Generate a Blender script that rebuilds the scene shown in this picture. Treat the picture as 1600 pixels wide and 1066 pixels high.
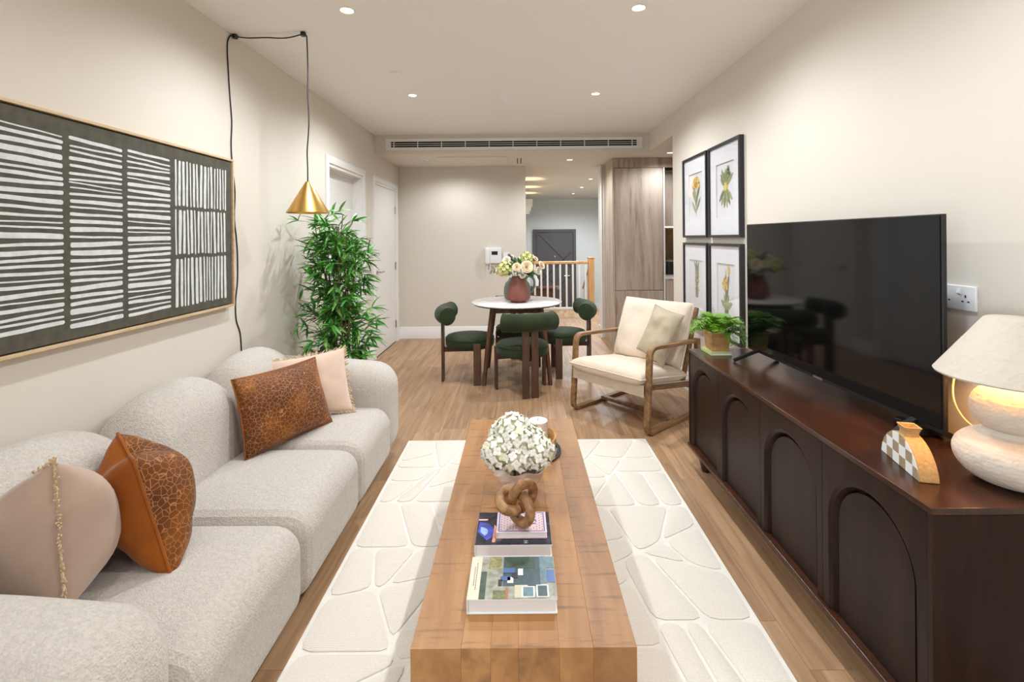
import bpy, bmesh, math, random
from mathutils import Vector, Matrix, noise as mnoise
random.seed(7)
sc = bpy.context.scene
for o in list(bpy.data.objects):
    bpy.data.objects.remove(o)
COL = sc.collection
PI = math.pi

# ------------------------------------------------------------------ camera, world, lights, exposure
cam_d = bpy.data.cameras.new('camera')
cam = bpy.data.objects.new('camera', cam_d)
COL.objects.link(cam)
cam_d.sensor_width = 36.0
cam_d.lens = 36.0 * 750.0 / 1600.0
cam_d.shift_x = (800 - 812) / 1600.0
cam_d.shift_y = (372 - 533) / 1600.0
cam_d.clip_start = 0.05
cam.matrix_world = Matrix.Translation((0, 0, 1.42)) @ Matrix.Rotation(PI / 2, 4, 'X') @ Matrix.Rotation(math.radians(-0.5), 4, 'Z')
sc.camera = cam
sc.view_settings.view_transform = 'Standard'
sc.view_settings.look = 'None'
sc.view_settings.gamma = 1.0
sc.view_settings.use_curve_mapping = False
sc.view_settings.exposure = 0.27

world = bpy.data.worlds.new('sky')
sc.world = world
world.use_nodes = True
wb = world.node_tree.nodes['Background']
wb.inputs[0].default_value = (0.80, 0.88, 1.0, 1)
wb.inputs[1].default_value = 1.5

DAY_W = 58.0          # daylight at the window behind the camera
SPOT_W = 52.0          # each ceiling downlight
def area_light(name, loc, rot, sx, sy, power, color):
    d = bpy.data.lights.new(name, 'AREA')
    d.shape = 'RECTANGLE'; d.size = sx; d.size_y = sy
    d.energy = power; d.color = color
    o = bpy.data.objects.new(name, d); COL.objects.link(o)
    o.location = loc; o.rotation_euler = rot
    return o
# daylight just outside the tall window in the sofa wall, behind the camera
area_light('window_daylight', (-1.96, -1.30, 1.30), (0, -PI / 2, 0), 2.2, 2.0, DAY_W, (0.80, 0.90, 1.0))

# ------------------------------------------------------------------ helpers
def lin(c):
    c = c / 255.0
    return c / 12.92 if c <= 0.04045 else ((c + 0.055) / 1.055) ** 2.4
def rgb(r, g, b):
    return (lin(r), lin(g), lin(b), 1.0)

class MB:
    """collects shapes into one mesh"""
    def __init__(s):
        s.v = []; s.f = []; s.mi = []; s.cur = 0
    def add(s, vs, fs):
        b = len(s.v)
        s.v += [Vector(p) for p in vs]
        s.f += [tuple(b + i for i in f) for f in fs]
        s.mi += [s.cur] * len(fs)
        return s
    def box(s, x0, x1, y0, y1, z0, z1):
        vs = [(x0, y0, z0), (x1, y0, z0), (x1, y1, z0), (x0, y1, z0), (x0, y0, z1), (x1, y0, z1), (x1, y1, z1), (x0, y1, z1)]
        return s.add(vs, [(3, 2, 1, 0), (4, 5, 6, 7), (0, 1, 5, 4), (1, 2, 6, 5), (2, 3, 7, 6), (3, 0, 4, 7)])
    def obox(s, m, sx, sy, sz):
        """box centred at the matrix' origin, along its axes"""
        b = len(s.v)
        s.box(-sx / 2, sx / 2, -sy / 2, sy / 2, -sz / 2, sz / 2)
        for i in range(b, len(s.v)):
            s.v[i] = m @ s.v[i]
        return s
    def prism(s, pts, fn0, fn1):
        n = len(pts)
        vs = [fn0(*p) for p in pts] + [fn1(*p) for p in pts]
        fs = [tuple(range(n - 1, -1, -1)), tuple(range(n, 2 * n))]
        fs += [(i, (i + 1) % n, n + (i + 1) % n, n + i) for i in range(n)]
        return s.add(vs, fs)
    def lathe(s, prof, n=32, c=(0, 0, 0), fn=None, cap0=True, cap1=True):
        vs = []; fs = []
        for k, (r, z) in enumerate(prof):
            for i in range(n):
                a = 2 * PI * i / n
                rr = fn(r, z, a, k) if fn else r
                vs.append((c[0] + rr * math.cos(a), c[1] + rr * math.sin(a), c[2] + z))
        for k in range(len(prof) - 1):
            for i in range(n):
                j = (i + 1) % n
                fs.append((k * n + i, k * n + j, (k + 1) * n + j, (k + 1) * n + i))
        if cap0: fs.append(tuple(range(n - 1, -1, -1)))
        if cap1: fs.append(tuple((len(prof) - 1) * n + i for i in range(n)))
        return s.add(vs, fs)
    def tube(s, path, r, n=8, closed=False, cap=True, sect=None, up=None):
        """sweep a circle (or a section given as 2D points) along a path"""
        P = [Vector(p) for p in path]; m = len(P)
        T = []
        for i in range(m):
            a = P[i - 1] if (i > 0 or closed) else P[i]
            b = P[(i + 1) % m] if (i < m - 1 or closed) else P[i]
            T.append((b - a).normalized())
        if up is None:
            up = Vector((0, 0, 1)) if abs(T[0].z) < 0.9 else Vector((1, 0, 0))
        up = Vector(up)
        N = (up - T[0] * up.dot(T[0])).normalized()
        vs = []; fs = []
        S = sect if sect else [(math.cos(2 * PI * i / n), math.sin(2 * PI * i / n)) for i in range(n)]
        n = len(S)
        for i in range(m):
            N = (N - T[i] * N.dot(T[i])).normalized()
            B = T[i].cross(N)
            rr = r(i / max(1, m - 1)) if callable(r) else r
            for (a, b) in S:
                vs.append(P[i] + (N * a + B * b) * rr)
        mm = m if closed else m - 1
        for k in range(mm):
            k2 = (k + 1) % m
            for i in range(n):
                j = (i + 1) % n
                fs.append((k * n + i, k * n + j, k2 * n + j, k2 * n + i))
        if cap and not closed:
            fs.append(tuple(range(n - 1, -1, -1)))
            fs.append(tuple((m - 1) * n + i for i in range(n)))
        return s.add(vs, fs)
    def grid(s, fn, nu, nv):
        vs = [fn(i / nu, j / nv) for j in range(nv + 1) for i in range(nu + 1)]
        w = nu + 1
        return s.add(vs, [(j * w + i, j * w + i + 1, (j + 1) * w + i + 1, (j + 1) * w + i) for j in range(nv) for i in range(nu)])
    def rbox(s, c, size, r, n=14, fn=None):
        """box with rounded edges and corners (radius r, or one radius per axis), optional deform fn(p) in centred coordinates"""
        hx, hy, hz = size[0] / 2, size[1] / 2, size[2] / 2
        if not isinstance(r, (tuple, list)): r = (r, r, r)
        idx = {}; vs = []; fs = []
        def vert(i, j, k):
            if (i, j, k) in idx: return idx[(i, j, k)]
            q = []
            for t in (i, j, k):
                a = 2.0 * t / n - 1.0
                q.append(a)
            p = [q[0] * hx, q[1] * hy, q[2] * hz]
            inner = [max(-h + rr, min(h - rr, x)) for x, h, rr in zip(p, (hx, hy, hz), r)]
            d = Vector([(x - y) / rr for x, y, rr in zip(p, inner, r)])
            if d.length > 1e-6:
                # project the cube corner region to the sphere
                mx = max(abs(d.x), abs(d.y), abs(d.z))
                d = d.normalized() * mx
            w = Vector([y + dd * rr for y, dd, rr in zip(inner, d, r)])
            if fn: w = fn(w)
            idx[(i, j, k)] = len(vs); vs.append(w + Vector(c))
            return idx[(i, j, k)]
        for a in range(n):
            for b in range(n):
                fs.append((vert(a, b, 0), vert(a, b + 1, 0), vert(a + 1, b + 1, 0), vert(a + 1, b, 0)))
                fs.append((vert(a, b, n), vert(a + 1, b, n), vert(a + 1, b + 1, n), vert(a, b + 1, n)))
                fs.append((vert(a, 0, b), vert(a + 1, 0, b), vert(a + 1, 0, b + 1), vert(a, 0, b + 1)))
                fs.append((vert(a, n, b), vert(a, n, b + 1), vert(a + 1, n, b + 1), vert(a + 1, n, b)))
                fs.append((vert(0, a, b), vert(0, a, b + 1), vert(0, a + 1, b + 1), vert(0, a + 1, b)))
                fs.append((vert(n, a, b), vert(n, a + 1, b), vert(n, a + 1, b + 1), vert(n, a, b + 1)))
        return s.add(vs, fs)
    def mesh(s, name, mats, off=None, ang=35):
        me = bpy.data.meshes.new(name)
        vs = [tuple(p - off) for p in s.v] if off is not None else [tuple(p) for p in s.v]
        me.from_pydata(vs, [], s.f)
        if not isinstance(mats, (list, tuple)): mats = [mats]
        for m in mats: me.materials.append(m)
        if len(mats) > 1:
            for p, i in zip(me.polygons, s.mi): p.material_index = i
        me.update()
        bm = bmesh.new(); bm.from_mesh(me)
        bmesh.ops.recalc_face_normals(bm, faces=bm.faces)
        bm.to_mesh(me); bm.free()
        if ang:
            me.shade_smooth()
            me.set_sharp_from_angle(angle=math.radians(ang))
        return me
    def build(s, name, mats, parent=None, world=False, bevel=0, seg=2, ang=35):
        off = parent_world(parent) if (world and parent) else None
        o = bpy.data.objects.new(name, s.mesh(name, mats, off, ang))
        COL.objects.link(o)
        if parent: o.parent = parent
        if bevel:
            b = o.modifiers.new('bevel', 'BEVEL'); b.width = bevel; b.segments = seg; b.limit_method = 'ANGLE'; b.angle_limit = math.radians(40)
        return o
def parent_world(p):
    t = Vector((0, 0, 0))
    while p:
        t += p.location; p = p.parent
    return t
def tag(o, label=None, cat=None, group=None, kind=None):
    if label: o['label'] = label
    if cat: o['category'] = cat
    if group: o['group'] = group
    if kind: o['kind'] = kind
    return o
def thing(name, label, cat, loc=(0, 0, 0), rz=0, group=None):
    o = bpy.data.objects.new(name, None); COL.objects.link(o)
    o.empty_display_size = 0.1
    o.location = loc; o.rotation_euler = (0, 0, rz)
    return tag(o, label, cat, group)
def single(mb, name, mat, label, cat, loc=(0, 0, 0), group=None, **kw):
    o = bpy.data.objects.new(name, mb.mesh(name, mat, Vector(loc), kw.pop('ang', 35))); COL.objects.link(o)
    o.location = loc
    b = kw.pop('bevel', 0)
    if b:
        m = o.modifiers.new('bevel', 'BEVEL'); m.width = b; m.segments = 2; m.limit_method = 'ANGLE'
    return tag(o, label, cat, group)
def struct(mb, name, mat, label=None, parent=None, **kw):
    o = mb.build(name, mat, parent, **kw)
    if not parent: o['kind'] = 'structure'
    if label: o['label'] = label
    return o
def inst(me, name, parent, m):
    o = bpy.data.objects.new(name, me); COL.objects.link(o)
    o.parent = parent
    o.matrix_local = m
    return o
def copy_tree(src, label, group=None):
    r = src.copy(); COL.objects.link(r); r['label'] = label
    if group: r['group'] = group
    for ch in list(src.children):
        c = ch.copy(); COL.objects.link(c); c.parent = r
        for g in ch.children:
            d = g.copy(); COL.objects.link(d); d.parent = c
    return r

# ------------------------------------------------------------------ materials
def newmat(name):
    m = bpy.data.materials.new(name); m.use_nodes = True
    nt = m.node_tree
    return m, nt, nt.nodes['Principled BSDF']
def coords(nt, scale=(1, 1, 1), rnd=0.0, rot=(0, 0, 0)):
    tc = nt.nodes.new('ShaderNodeTexCoord')
    mp = nt.nodes.new('ShaderNodeMapping')
    mp.inputs['Scale'].default_value = scale
    mp.inputs['Rotation'].default_value = rot
    nt.links.new(tc.outputs['Object'], mp.inputs['Vector'])
    if rnd:
        oi = nt.nodes.new('ShaderNodeObjectInfo')
        mu = nt.nodes.new('ShaderNodeMath'); mu.operation = 'MULTIPLY'; mu.inputs[1].default_value = rnd
        nt.links.new(oi.outputs['Random'], mu.inputs[0])
        cb = nt.nodes.new('ShaderNodeCombineXYZ')
        for i in range(3): nt.links.new(mu.outputs[0], cb.inputs[i])
        nt.links.new(cb.outputs[0], mp.inputs['Location'])
    return mp.outputs[0]
def noise(nt, vec, scale, detail=3, rough=0.5, dist=0.0):
    n = nt.nodes.new('ShaderNodeTexNoise')
    n.inputs['Scale'].default_value = scale; n.inputs['Detail'].default_value = detail
    n.inputs['Roughness'].default_value = rough; n.inputs['Distortion'].default_value = dist
    nt.links.new(vec, n.inputs['Vector'])
    return n.outputs['Fac']
def ramp(nt, fac, stops):
    r = nt.nodes.new('ShaderNodeValToRGB')
    while len(r.color_ramp.elements) < len(stops): r.color_ramp.elements.new(0.5)
    for e, (p, c) in zip(r.color_ramp.elements, stops):
        e.position = p; e.color = c
    nt.links.new(fac, r.inputs['Fac'])
    return r.outputs['Color']
def bump(nt, p, h, strength, dist=0.01):
    b = nt.nodes.new('ShaderNodeBump')
    b.inputs['Strength'].default_value = strength; b.inputs['Distance'].default_value = dist
    nt.links.new(h, b.inputs['Height']); nt.links.new(b.outputs[0], p.inputs['Normal'])
def mixc(nt, fac, a, b, blend='MIX'):
    m = nt.nodes.new('ShaderNodeMix'); m.data_type = 'RGBA'; m.blend_type = blend
    for s, v in (('Factor', fac), ('A', a), ('B', b)):
        k = [i for i in m.inputs if i.name == s and (i.type == ('VALUE' if s == 'Factor' else 'RGBA'))][0]
        if hasattr(v, 'links'): nt.links.new(v, k)
        else: k.default_value = v
    return [o for o in m.outputs if o.type == 'RGBA'][0]
def plain(name, c, rough=0.5, metal=0.0, var=0.0, scale=30, bmp=0.0, bscale=200, spec=0.5, bdist=0.002, rnd=0.0, sheen=0.0):
    m, nt, p = newmat(name)
    p.inputs['Roughness'].default_value = rough; p.inputs['Metallic'].default_value = metal
    p.inputs['Specular IOR Level'].default_value = spec
    p.inputs['Sheen Weight'].default_value = sheen
    v = coords(nt, rnd=rnd)
    if var:
        c0 = tuple(x * (1 - var) for x in c[:3]) + (1,); c1 = tuple(min(1, x * (1 + var)) for x in c[:3]) + (1,)
        nt.links.new(ramp(nt, noise(nt, v, scale), [(0.3, c0), (0.7, c1)]), p.inputs['Base Color'])
    else:
        p.inputs['Base Color'].default_value = c
    if bmp: bump(nt, p, noise(nt, v, bscale, 2), bmp, bdist)
    return m
def wood(name, cd, cm, cl, scale, rough=0.45, bmp=0.15, rnd=0.0, obj_var=0.0, detail=5, streak=None, spec=0.5):
    """scale: stretch per axis (small along the grain)"""
    m, nt, p = newmat(name)
    p.inputs['Roughness'].default_value = rough; p.inputs['Specular IOR Level'].default_value = spec
    v = coords(nt, scale, rnd)
    f = noise(nt, v, 1.0, detail, 0.6, 0.6)
    c = ramp(nt, f, [(0.28, cd), (0.5, cm), (0.72, cl)])
    if streak:
        v2 = coords(nt, streak[0], rnd)
        c2 = ramp(nt, noise(nt, v2, 1.0, 4, 0.65), [(0.56, (0, 0, 0, 1)), (0.68, (1, 1, 1, 1))])
        bw = nt.nodes.new('ShaderNodeRGBToBW'); nt.links.new(c2, bw.inputs[0])
        mu = nt.nodes.new('ShaderNodeMath'); mu.operation = 'MULTIPLY'; mu.inputs[1].default_value = streak[2]
        nt.links.new(bw.outputs[0], mu.inputs[0])
        c = mixc(nt, mu.outputs[0], c, streak[1])
    if obj_var:
        oi = nt.nodes.new('ShaderNodeObjectInfo')
        hs = nt.nodes.new('ShaderNodeHueSaturation')
        mr = nt.nodes.new('ShaderNodeMapRange')
        mr.inputs['To Min'].default_value = 1 - obj_var; mr.inputs['To Max'].default_value = 1 + obj_var
        nt.links.new(oi.outputs['Random'], mr.inputs['Value'])
        nt.links.new(mr.outputs[0], hs.inputs['Value']); nt.links.new(c, hs.inputs['Color'])
        c = hs.outputs['Color']
    nt.links.new(c, p.inputs['Base Color'])
    if bmp: bump(nt, p, f, bmp, 0.002)
    return m
def emit(name, c, s):
    m, nt, p = newmat(name)
    p.inputs['Base Color'].default_value = c
    p.inputs['Emission Color'].default_value = c; p.inputs['Emission Strength'].default_value = s
    return m
def clear_glass(name, tint=(1, 1, 1, 1), refl=0.06, rough=0.02):
    m = bpy.data.materials.new(name); m.use_nodes = True
    nt = m.node_tree; nt.nodes.clear()
    out = nt.nodes.new('ShaderNodeOutputMaterial'); mx = nt.nodes.new('ShaderNodeMixShader')
    t = nt.nodes.new('ShaderNodeBsdfTransparent'); t.inputs[0].default_value = tint
    g = nt.nodes.new('ShaderNodeBsdfGlossy'); g.inputs['Roughness'].default_value = rough
    lw = nt.nodes.new('ShaderNodeLayerWeight'); lw.inputs[0].default_value = 0.5      # Schlick, the same from both sides
    pw = nt.nodes.new('ShaderNodeMath'); pw.operation = 'POWER'; pw.inputs[1].default_value = 5.0
    ma = nt.nodes.new('ShaderNodeMath'); ma.operation = 'MULTIPLY_ADD'; ma.inputs[1].default_value = 0.96; ma.inputs[2].default_value = 0.04
    nt.links.new(lw.outputs['Facing'], pw.inputs[0]); nt.links.new(pw.outputs[0], ma.inputs[0]); nt.links.new(ma.outputs[0], mx.inputs[0])
    nt.links.new(t.outputs[0], mx.inputs[1]); nt.links.new(g.outputs[0], mx.inputs[2])
    nt.links.new(mx.outputs[0], out.inputs[0])
    return m

M = {}
M['wall'] = plain('wall_paint', rgb(221, 213, 201), 0.75, bmp=0.12, bscale=120, spec=0.3, bdist=0.001)
M['hallwall'] = plain('hall_wall_paint', rgb(222, 225, 224), 0.7, spec=0.3)
M['ceil'] = plain('ceiling_paint', rgb(244, 239, 235), 0.8, spec=0.2)
M['white'] = plain('white_gloss_paint', rgb(236, 234, 231), 0.35)
M['whiteplastic'] = plain('white_plastic', rgb(235, 235, 236), 0.3)
M['floor'] = wood('oak_planks', rgb(146, 110, 78), rgb(171, 135, 101), rgb(191, 156, 122), (24, 1.5, 24), 0.42, 0.12, rnd=37, obj_var=0.10,
                  streak=((60, 3.0, 60), rgb(120, 88, 60), 0.35))
M['floorbase'] = plain('floor_joint', rgb(100, 74, 52), 0.8)
M['boucle'] = None
def boucle(name, c):
    m, nt, p = newmat(name)
    p.inputs['Roughness'].default_value = 0.95; p.inputs['Specular IOR Level'].default_value = 0.15; p.inputs['Sheen Weight'].default_value = 0.2
    v = coords(nt)
    vo = nt.nodes.new('ShaderNodeTexVoronoi'); vo.inputs['Scale'].default_value = 190
    nt.links.new(v, vo.inputs['Vector'])
    n = noise(nt, v, 90, 4, 0.7)
    c0 = tuple(x * 0.80 for x in c[:3]) + (1,)
    nt.links.new(ramp(nt, n, [(0.3, c0), (0.6, c)]), p.inputs['Base Color'])
    ad = nt.nodes.new('ShaderNodeMath'); ad.operation = 'SUBTRACT'
    nt.links.new(n, ad.inputs[0]); nt.links.new(vo.outputs['Distance'], ad.inputs[1])
    bump(nt, p, ad.outputs[0], 0.5, 0.005)
    return m
M['boucle'] = boucle('cream_boucle', rgb(208, 200, 191))
def fabric(name, c, rough=0.9, sheen=0.3, weave=500, b=0.25, var=0.08, vs=7):
    m, nt, p = newmat(name)
    p.inputs['Roughness'].default_value = rough; p.inputs['Specular IOR Level'].default_value = 0.2; p.inputs['Sheen Weight'].default_value = sheen
    v = coords(nt)
    c0 = tuple(x * (1 - var) for x in c[:3]) + (1,); c1 = tuple(min(1, x * (1 + var)) for x in c[:3]) + (1,)
    nt.links.new(ramp(nt, noise(nt, v, vs, 4), [(0.3, c0), (0.7, c1)]), p.inputs['Base Color'])
    bump(nt, p, noise(nt, v, weave, 1), b, 0.001)
    return m
M['linen'] = fabric('natural_linen', rgb(226, 208, 188))
M['linen_dk'] = fabric('sling_linen', rgb(196, 180, 158))
M['olive_satin'] = fabric('crushed_satin', rgb(178, 163, 138), 0.42, 0.2, 60, 0.35, 0.12, 9)
M['pink_velvet'] = fabric('blush_velvet', rgb(224, 196, 176), 0.8, 0.5)
M['taupe_velvet'] = fabric('taupe_velvet', rgb(184, 160, 142), 0.8, 0.3)
M['rust_velvet'] = fabric('rust_velvet', rgb(150, 80, 14), 0.6, 0.15, 300, 0.15, 0.25, 6)
M['fringe'] = fabric('fringe_cotton', rgb(208, 182, 145), 0.9, 0.2, 200, 0.6, 0.2, 60)
def crackle_velvet():
    m, nt, p = newmat('crackle_velvet')
    p.inputs['Roughness'].default_value = 0.55; p.inputs['Sheen Weight'].default_value = 0.1; p.inputs['Specular IOR Level'].default_value = 0.25
    v = coords(nt)
    n = noise(nt, v, 6, 4)
    base = ramp(nt, n, [(0.3, rgb(76, 38, 6)), (0.55, rgb(114, 62, 12)), (0.75, rgb(160, 96, 26))])
    vo = nt.nodes.new('ShaderNodeTexVoronoi'); vo.feature = 'DISTANCE_TO_EDGE'; vo.inputs['Scale'].default_value = 52
    nt.links.new(v, vo.inputs['Vector'])
    ln = ramp(nt, vo.outputs['Distance'], [(0.0, (1, 1, 1, 1)), (0.05, (0, 0, 0, 1))])
    bw = nt.nodes.new('ShaderNodeRGBToBW'); nt.links.new(ln, bw.inputs[0])
    nt.links.new(mixc(nt, bw.outputs[0], base, rgb(190, 134, 88)), p.inputs['Base Color'])
    return m
M['crackle'] = crackle_velvet()
M['green_velvet'] = fabric('bottle_green_velvet', rgb(42, 54, 29), 0.75, 0.12, 300, 0.1, 0.25, 5)
M['walnut'] = wood('walnut', rgb(62, 38, 26), rgb(92, 58, 40), rgb(116, 76, 52), (30, 30, 4), 0.42, 0.1)
M['chairleg'] = wood('dark_walnut_leg', rgb(66, 44, 34), rgb(88, 60, 47), rgb(104, 74, 58), (40, 40, 5), 0.45, 0.1)
M['armwood'] = wood('weathered_oak', rgb(98, 68, 38), rgb(136, 100, 62), rgb(166, 130, 88), (26, 5, 26), 0.5, 0.25)
M['tablewood'] = wood('mango_wood', rgb(136, 92, 48), rgb(160, 112, 62), rgb(178, 131, 80), (9, 1.6, 9), 0.45, 0.12, rnd=23, obj_var=0.12,
                      streak=((5, 55, 5), rgb(100, 66, 38), 0.6))
M['sidewood'] = wood('espresso_wood', rgb(30, 17, 11), rgb(39, 24, 17), rgb(48, 31, 23), (20, 20, 2.5), 0.38, 0.05, rnd=11, spec=0.16)
M['sidetop'] = wood('espresso_top', rgb(38, 20, 13), rgb(60, 33, 20), rgb(80, 44, 26), (9, 2.2, 9), 0.24, 0.04)
M['black'] = plain('black_plastic', rgb(22, 22, 24), 0.35)
M['cord'] = plain('black_cord', rgb(20, 20, 20), 0.7)
M['screen'] = plain('glossy_screen', rgb(6, 6, 7), 0.06, spec=0.4)
M['brass'] = None
def brushed():
    m, nt, p = newmat('brushed_brass')
    p.inputs['Metallic'].default_value = 1.0; p.inputs['Roughness'].default_value = 0.32
    p.inputs['Base Color'].default_value = rgb(205, 165, 92)
    v = coords(nt, (3, 3, 260)); bump(nt, p, noise(nt, v, 1.0, 2), 0.15, 0.001)
    return m
M['brass'] = brushed()
M['chrome'] = plain('satin_steel', rgb(190, 190, 190), 0.3, 1.0)
M['bulb'] = emit('warm_lamp', (1.0, 0.72, 0.42, 1), 14.0)
M['dark'] = plain('dark_void', rgb(28, 27, 27), 0.8)
M['grillemetal'] = plain('white_grille', rgb(232, 230, 228), 0.4)
M['frameblack'] = plain('black_frame', rgb(36, 36, 40), 0.45)
M['mat'] = plain('white_mount', rgb(226, 225, 230), 0.8)
M['paper'] = plain('print_paper', rgb(220, 218, 222), 0.8)
M['glass'] = clear_glass('clear_glass')
M['canvas'] = plain('olive_canvas', rgb(82, 78, 66), 0.85, var=0.2, scale=25, bmp=0.3, bscale=300)
M['stroke'] = plain('white_paint_stroke', rgb(214, 217, 216), 0.7, var=0.10, scale=40, bmp=0.3, bscale=150)
M['oakframe'] = wood('pale_oak', rgb(190, 158, 118), rgb(208, 180, 142), rgb(220, 194, 160), (40, 5, 40), 0.5, 0.1)
M['leaf'] = plain('bamboo_leaf', rgb(66, 140, 48), 0.4, var=0.45, scale=9, rnd=60)
M['leaf2'] = plain('bamboo_leaf_pale', rgb(116, 172, 84), 0.4, var=0.35, scale=9, rnd=60)
M['cane'] = wood('bamboo_cane', rgb(96, 80, 46), rgb(128, 108, 66), rgb(150, 130, 84), (30, 30, 14), 0.5, 0.1)
M['soil'] = plain('soil', rgb(52, 38, 28), 0.95, bmp=0.8, bscale=80, bdist=0.01)
M['potgrey'] = plain('stone_pot', rgb(120, 116, 110), 0.8, bmp=0.3, bscale=60)
M['fern'] = plain('fern_green', rgb(116, 166, 42), 0.5, var=0.35, scale=14, rnd=60)
M['potwood'] = wood('wooden_pot', rgb(160, 116, 66), rgb(190, 148, 92), rgb(206, 168, 112), (12, 12, 30), 0.6, 0.2)
M['plaster'] = plain('rough_plaster', rgb(204, 194, 180), 0.9, bmp=0.9, bscale=45, bdist=0.006, spec=0.2)
M['sandstone'] = plain('speckled_clay', rgb(178, 142, 92), 0.85, var=0.2, scale=120, bmp=0.5, bscale=160)
M['checkwhite'] = plain('white_glaze', rgb(230, 230, 228), 0.6)
M['checkgrey'] = plain('raw_clay', rgb(158, 138, 108), 0.8, var=0.1, scale=100)
M['terracotta'] = plain('terracotta', rgb(126, 74, 62), 0.75, var=0.15, scale=12, bmp=0.3, bscale=80)
M['greyglaze'] = plain('grey_green_glaze', rgb(96, 106, 98), 0.3, var=0.2, scale=15)
M['petal'] = plain('white_petal', rgb(248, 247, 236), 0.7, var=0.06, scale=30, rnd=20)
M['rosepetal'] = plain('peach_petal', rgb(246, 224, 192), 0.7, var=0.08, scale=20, rnd=20)
M['greenpetal'] = plain('lime_petal', rgb(206, 212, 128), 0.7, var=0.15, scale=20, rnd=20)
M['bleaf'] = plain('bouquet_leaf', rgb(74, 112, 46), 0.5, var=0.35, scale=12, rnd=40)
M['eucal'] = plain('eucalyptus_leaf', rgb(128, 142, 118), 0.6, var=0.2, scale=12, rnd=40)
M['crumple'] = plain('frosted_vase', rgb(214, 196, 178), 0.35, var=0.06, scale=20)
M['knot'] = wood('knot_wood', rgb(104, 68, 36), rgb(150, 108, 66), rgb(186, 146, 102), (30, 30, 30), 0.45, 0.15)
M['bowl'] = wood('bowl_wood', rgb(190, 136, 78), rgb(214, 164, 104), rgb(226, 180, 122), (8, 8, 40), 0.4, 0.05)
M['bead'] = plain('grey_bead', rgb(84, 80, 74), 0.5, var=0.3, scale=100)
M['wax'] = plain('candle_wax', rgb(246, 240, 228), 0.5)
M['pages'] = plain('page_edges', rgb(236, 234, 232), 0.8, bmp=0.0)
M['marble'] = None
def marble():
    m, nt, p = newmat('pale_marble')
    p.inputs['Roughness'].default_value = 0.18
    v = coords(nt)
    nt.links.new(ramp(nt, noise(nt, v, 5, 6, 0.6, 1.5), [(0.35, rgb(236, 231, 226)), (0.52, rgb(214, 206, 200)), (0.6, rgb(238, 234, 229))]), p.inputs['Base Color'])
    return m
M['marble'] = marble()
M['fridge'] = wood('grey_oak_laminate', rgb(150, 132, 117), rgb(182, 164, 148), rgb(202, 186, 171), (9, 9, 0.9), 0.5, 0.06, rnd=5,
                   streak=((16, 16, 1.2), rgb(112, 94, 80), 0.55))
M['doorgrey'] = plain('graphite_door', rgb(84, 82, 84), 0.5)
M['rail_oak'] = wood('rail_oak', rgb(190, 142, 92), rgb(208, 162, 110), rgb(220, 178, 128), (20, 20, 3), 0.4, 0.05)
M['smoke_tile'] = plain('bronze_splashback', rgb(96, 78, 58), 0.12, var=0.3, scale=4)
M['rugbase'] = fabric('rug_base', rgb(236, 231, 221), 0.95, 0.2, 250, 0.5)
def rugpile():
    m, nt, p = newmat('rug_pile')
    p.inputs['Roughness'].default_value = 0.95; p.inputs['Specular IOR Level'].default_value = 0.1; p.inputs['Sheen Weight'].default_value = 0.2
    tc = nt.nodes.new('ShaderNodeTexCoord')
    w = nt.nodes.new('ShaderNodeTexWave'); w.bands_direction = 'Y'; w.inputs['Scale'].default_value = 34; w.inputs['Distortion'].default_value = 2.5
    w.inputs['Detail'].default_value = 2
    nt.links.new(tc.outputs['Object'], w.inputs['Vector'])
    n = noise(nt, tc.outputs['Object'], 160, 3)
    nt.links.new(ramp(nt, n, [(0.3, rgb(226, 218, 205)), (0.65, rgb(236, 229, 218))]), p.inputs['Base Color'])
    ad = nt.nodes.new('ShaderNodeMath'); ad.operation = 'ADD'
    nt.links.new(w.outputs['Fac'], ad.inputs[0]); nt.links.new(n, ad.inputs[1])
    bump(nt, p, ad.outputs[0], 0.25, 0.003)
    return m
M['rugpile'] = rugpile()
# ------------------------------------------------------------------ the setting
XL, XR = -1.725, 1.549
YB, YBULK, YEND = 6.85, 5.75, 12.66
ZC, ZL = 2.664, 2.44
Y0 = -2.6
# floor and its planks
fl = MB().box(XL - 0.15, 3.25, Y0 - 0.15, 9.55, -0.12, -0.012)
floor = struct(fl, 'floor', M['floorbase'], 'pale oak plank floor running the length of the room')
PW, PL = 0.19, 1.24
plank_cache = {}
def plank(x0, x1, y0, y1):
    k = (round(x1 - x0, 3), round(y1 - y0, 3))
    if k not in plank_cache:
        w, l = (x1 - x0) / 2 - 0.0004, (y1 - y0) / 2 - 0.0004; b = 0.0007
        mb = MB()
        mb.add([(-w, -l, -0.012), (w, -l, -0.012), (w, l, -0.012), (-w, l, -0.012),
                (-w, -l, -b), (w, -l, -b), (w, l, -b), (-w, l, -b),
                (-w + b, -l + b, 0), (w - b, -l + b, 0), (w - b, l - b, 0), (-w + b, l - b, 0)],
               [(0, 1, 5, 4), (1, 2, 6, 5), (2, 3, 7, 6), (3, 0, 4, 7), (4, 5, 9, 8), (5, 6, 10, 9), (6, 7, 11, 10), (7, 4, 8, 11), (8, 9, 10, 11)])
        plank_cache[k] = mb.mesh('plank', M['floor'], ang=0)
    inst(plank_cache[k], 'plank', floor, Matrix.Translation(((x0 + x1) / 2, (y0 + y1) / 2, 0)))
col = 0
x = XL
rp = random.Random(3)
while x < 2.30:
    x1 = min(x + PW, 2.32)
    y = Y0 - rp.random() * PL
    while y < 9.55:
        y1 = y + PL
        a, b = max(y, Y0), min(y1, 9.55)
        if x > XR and b < 4.3: y = y1; continue
        if b - a > 0.03: plank(x, x1, a, b)
        y = y1
    x = x1; col += 1
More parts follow.
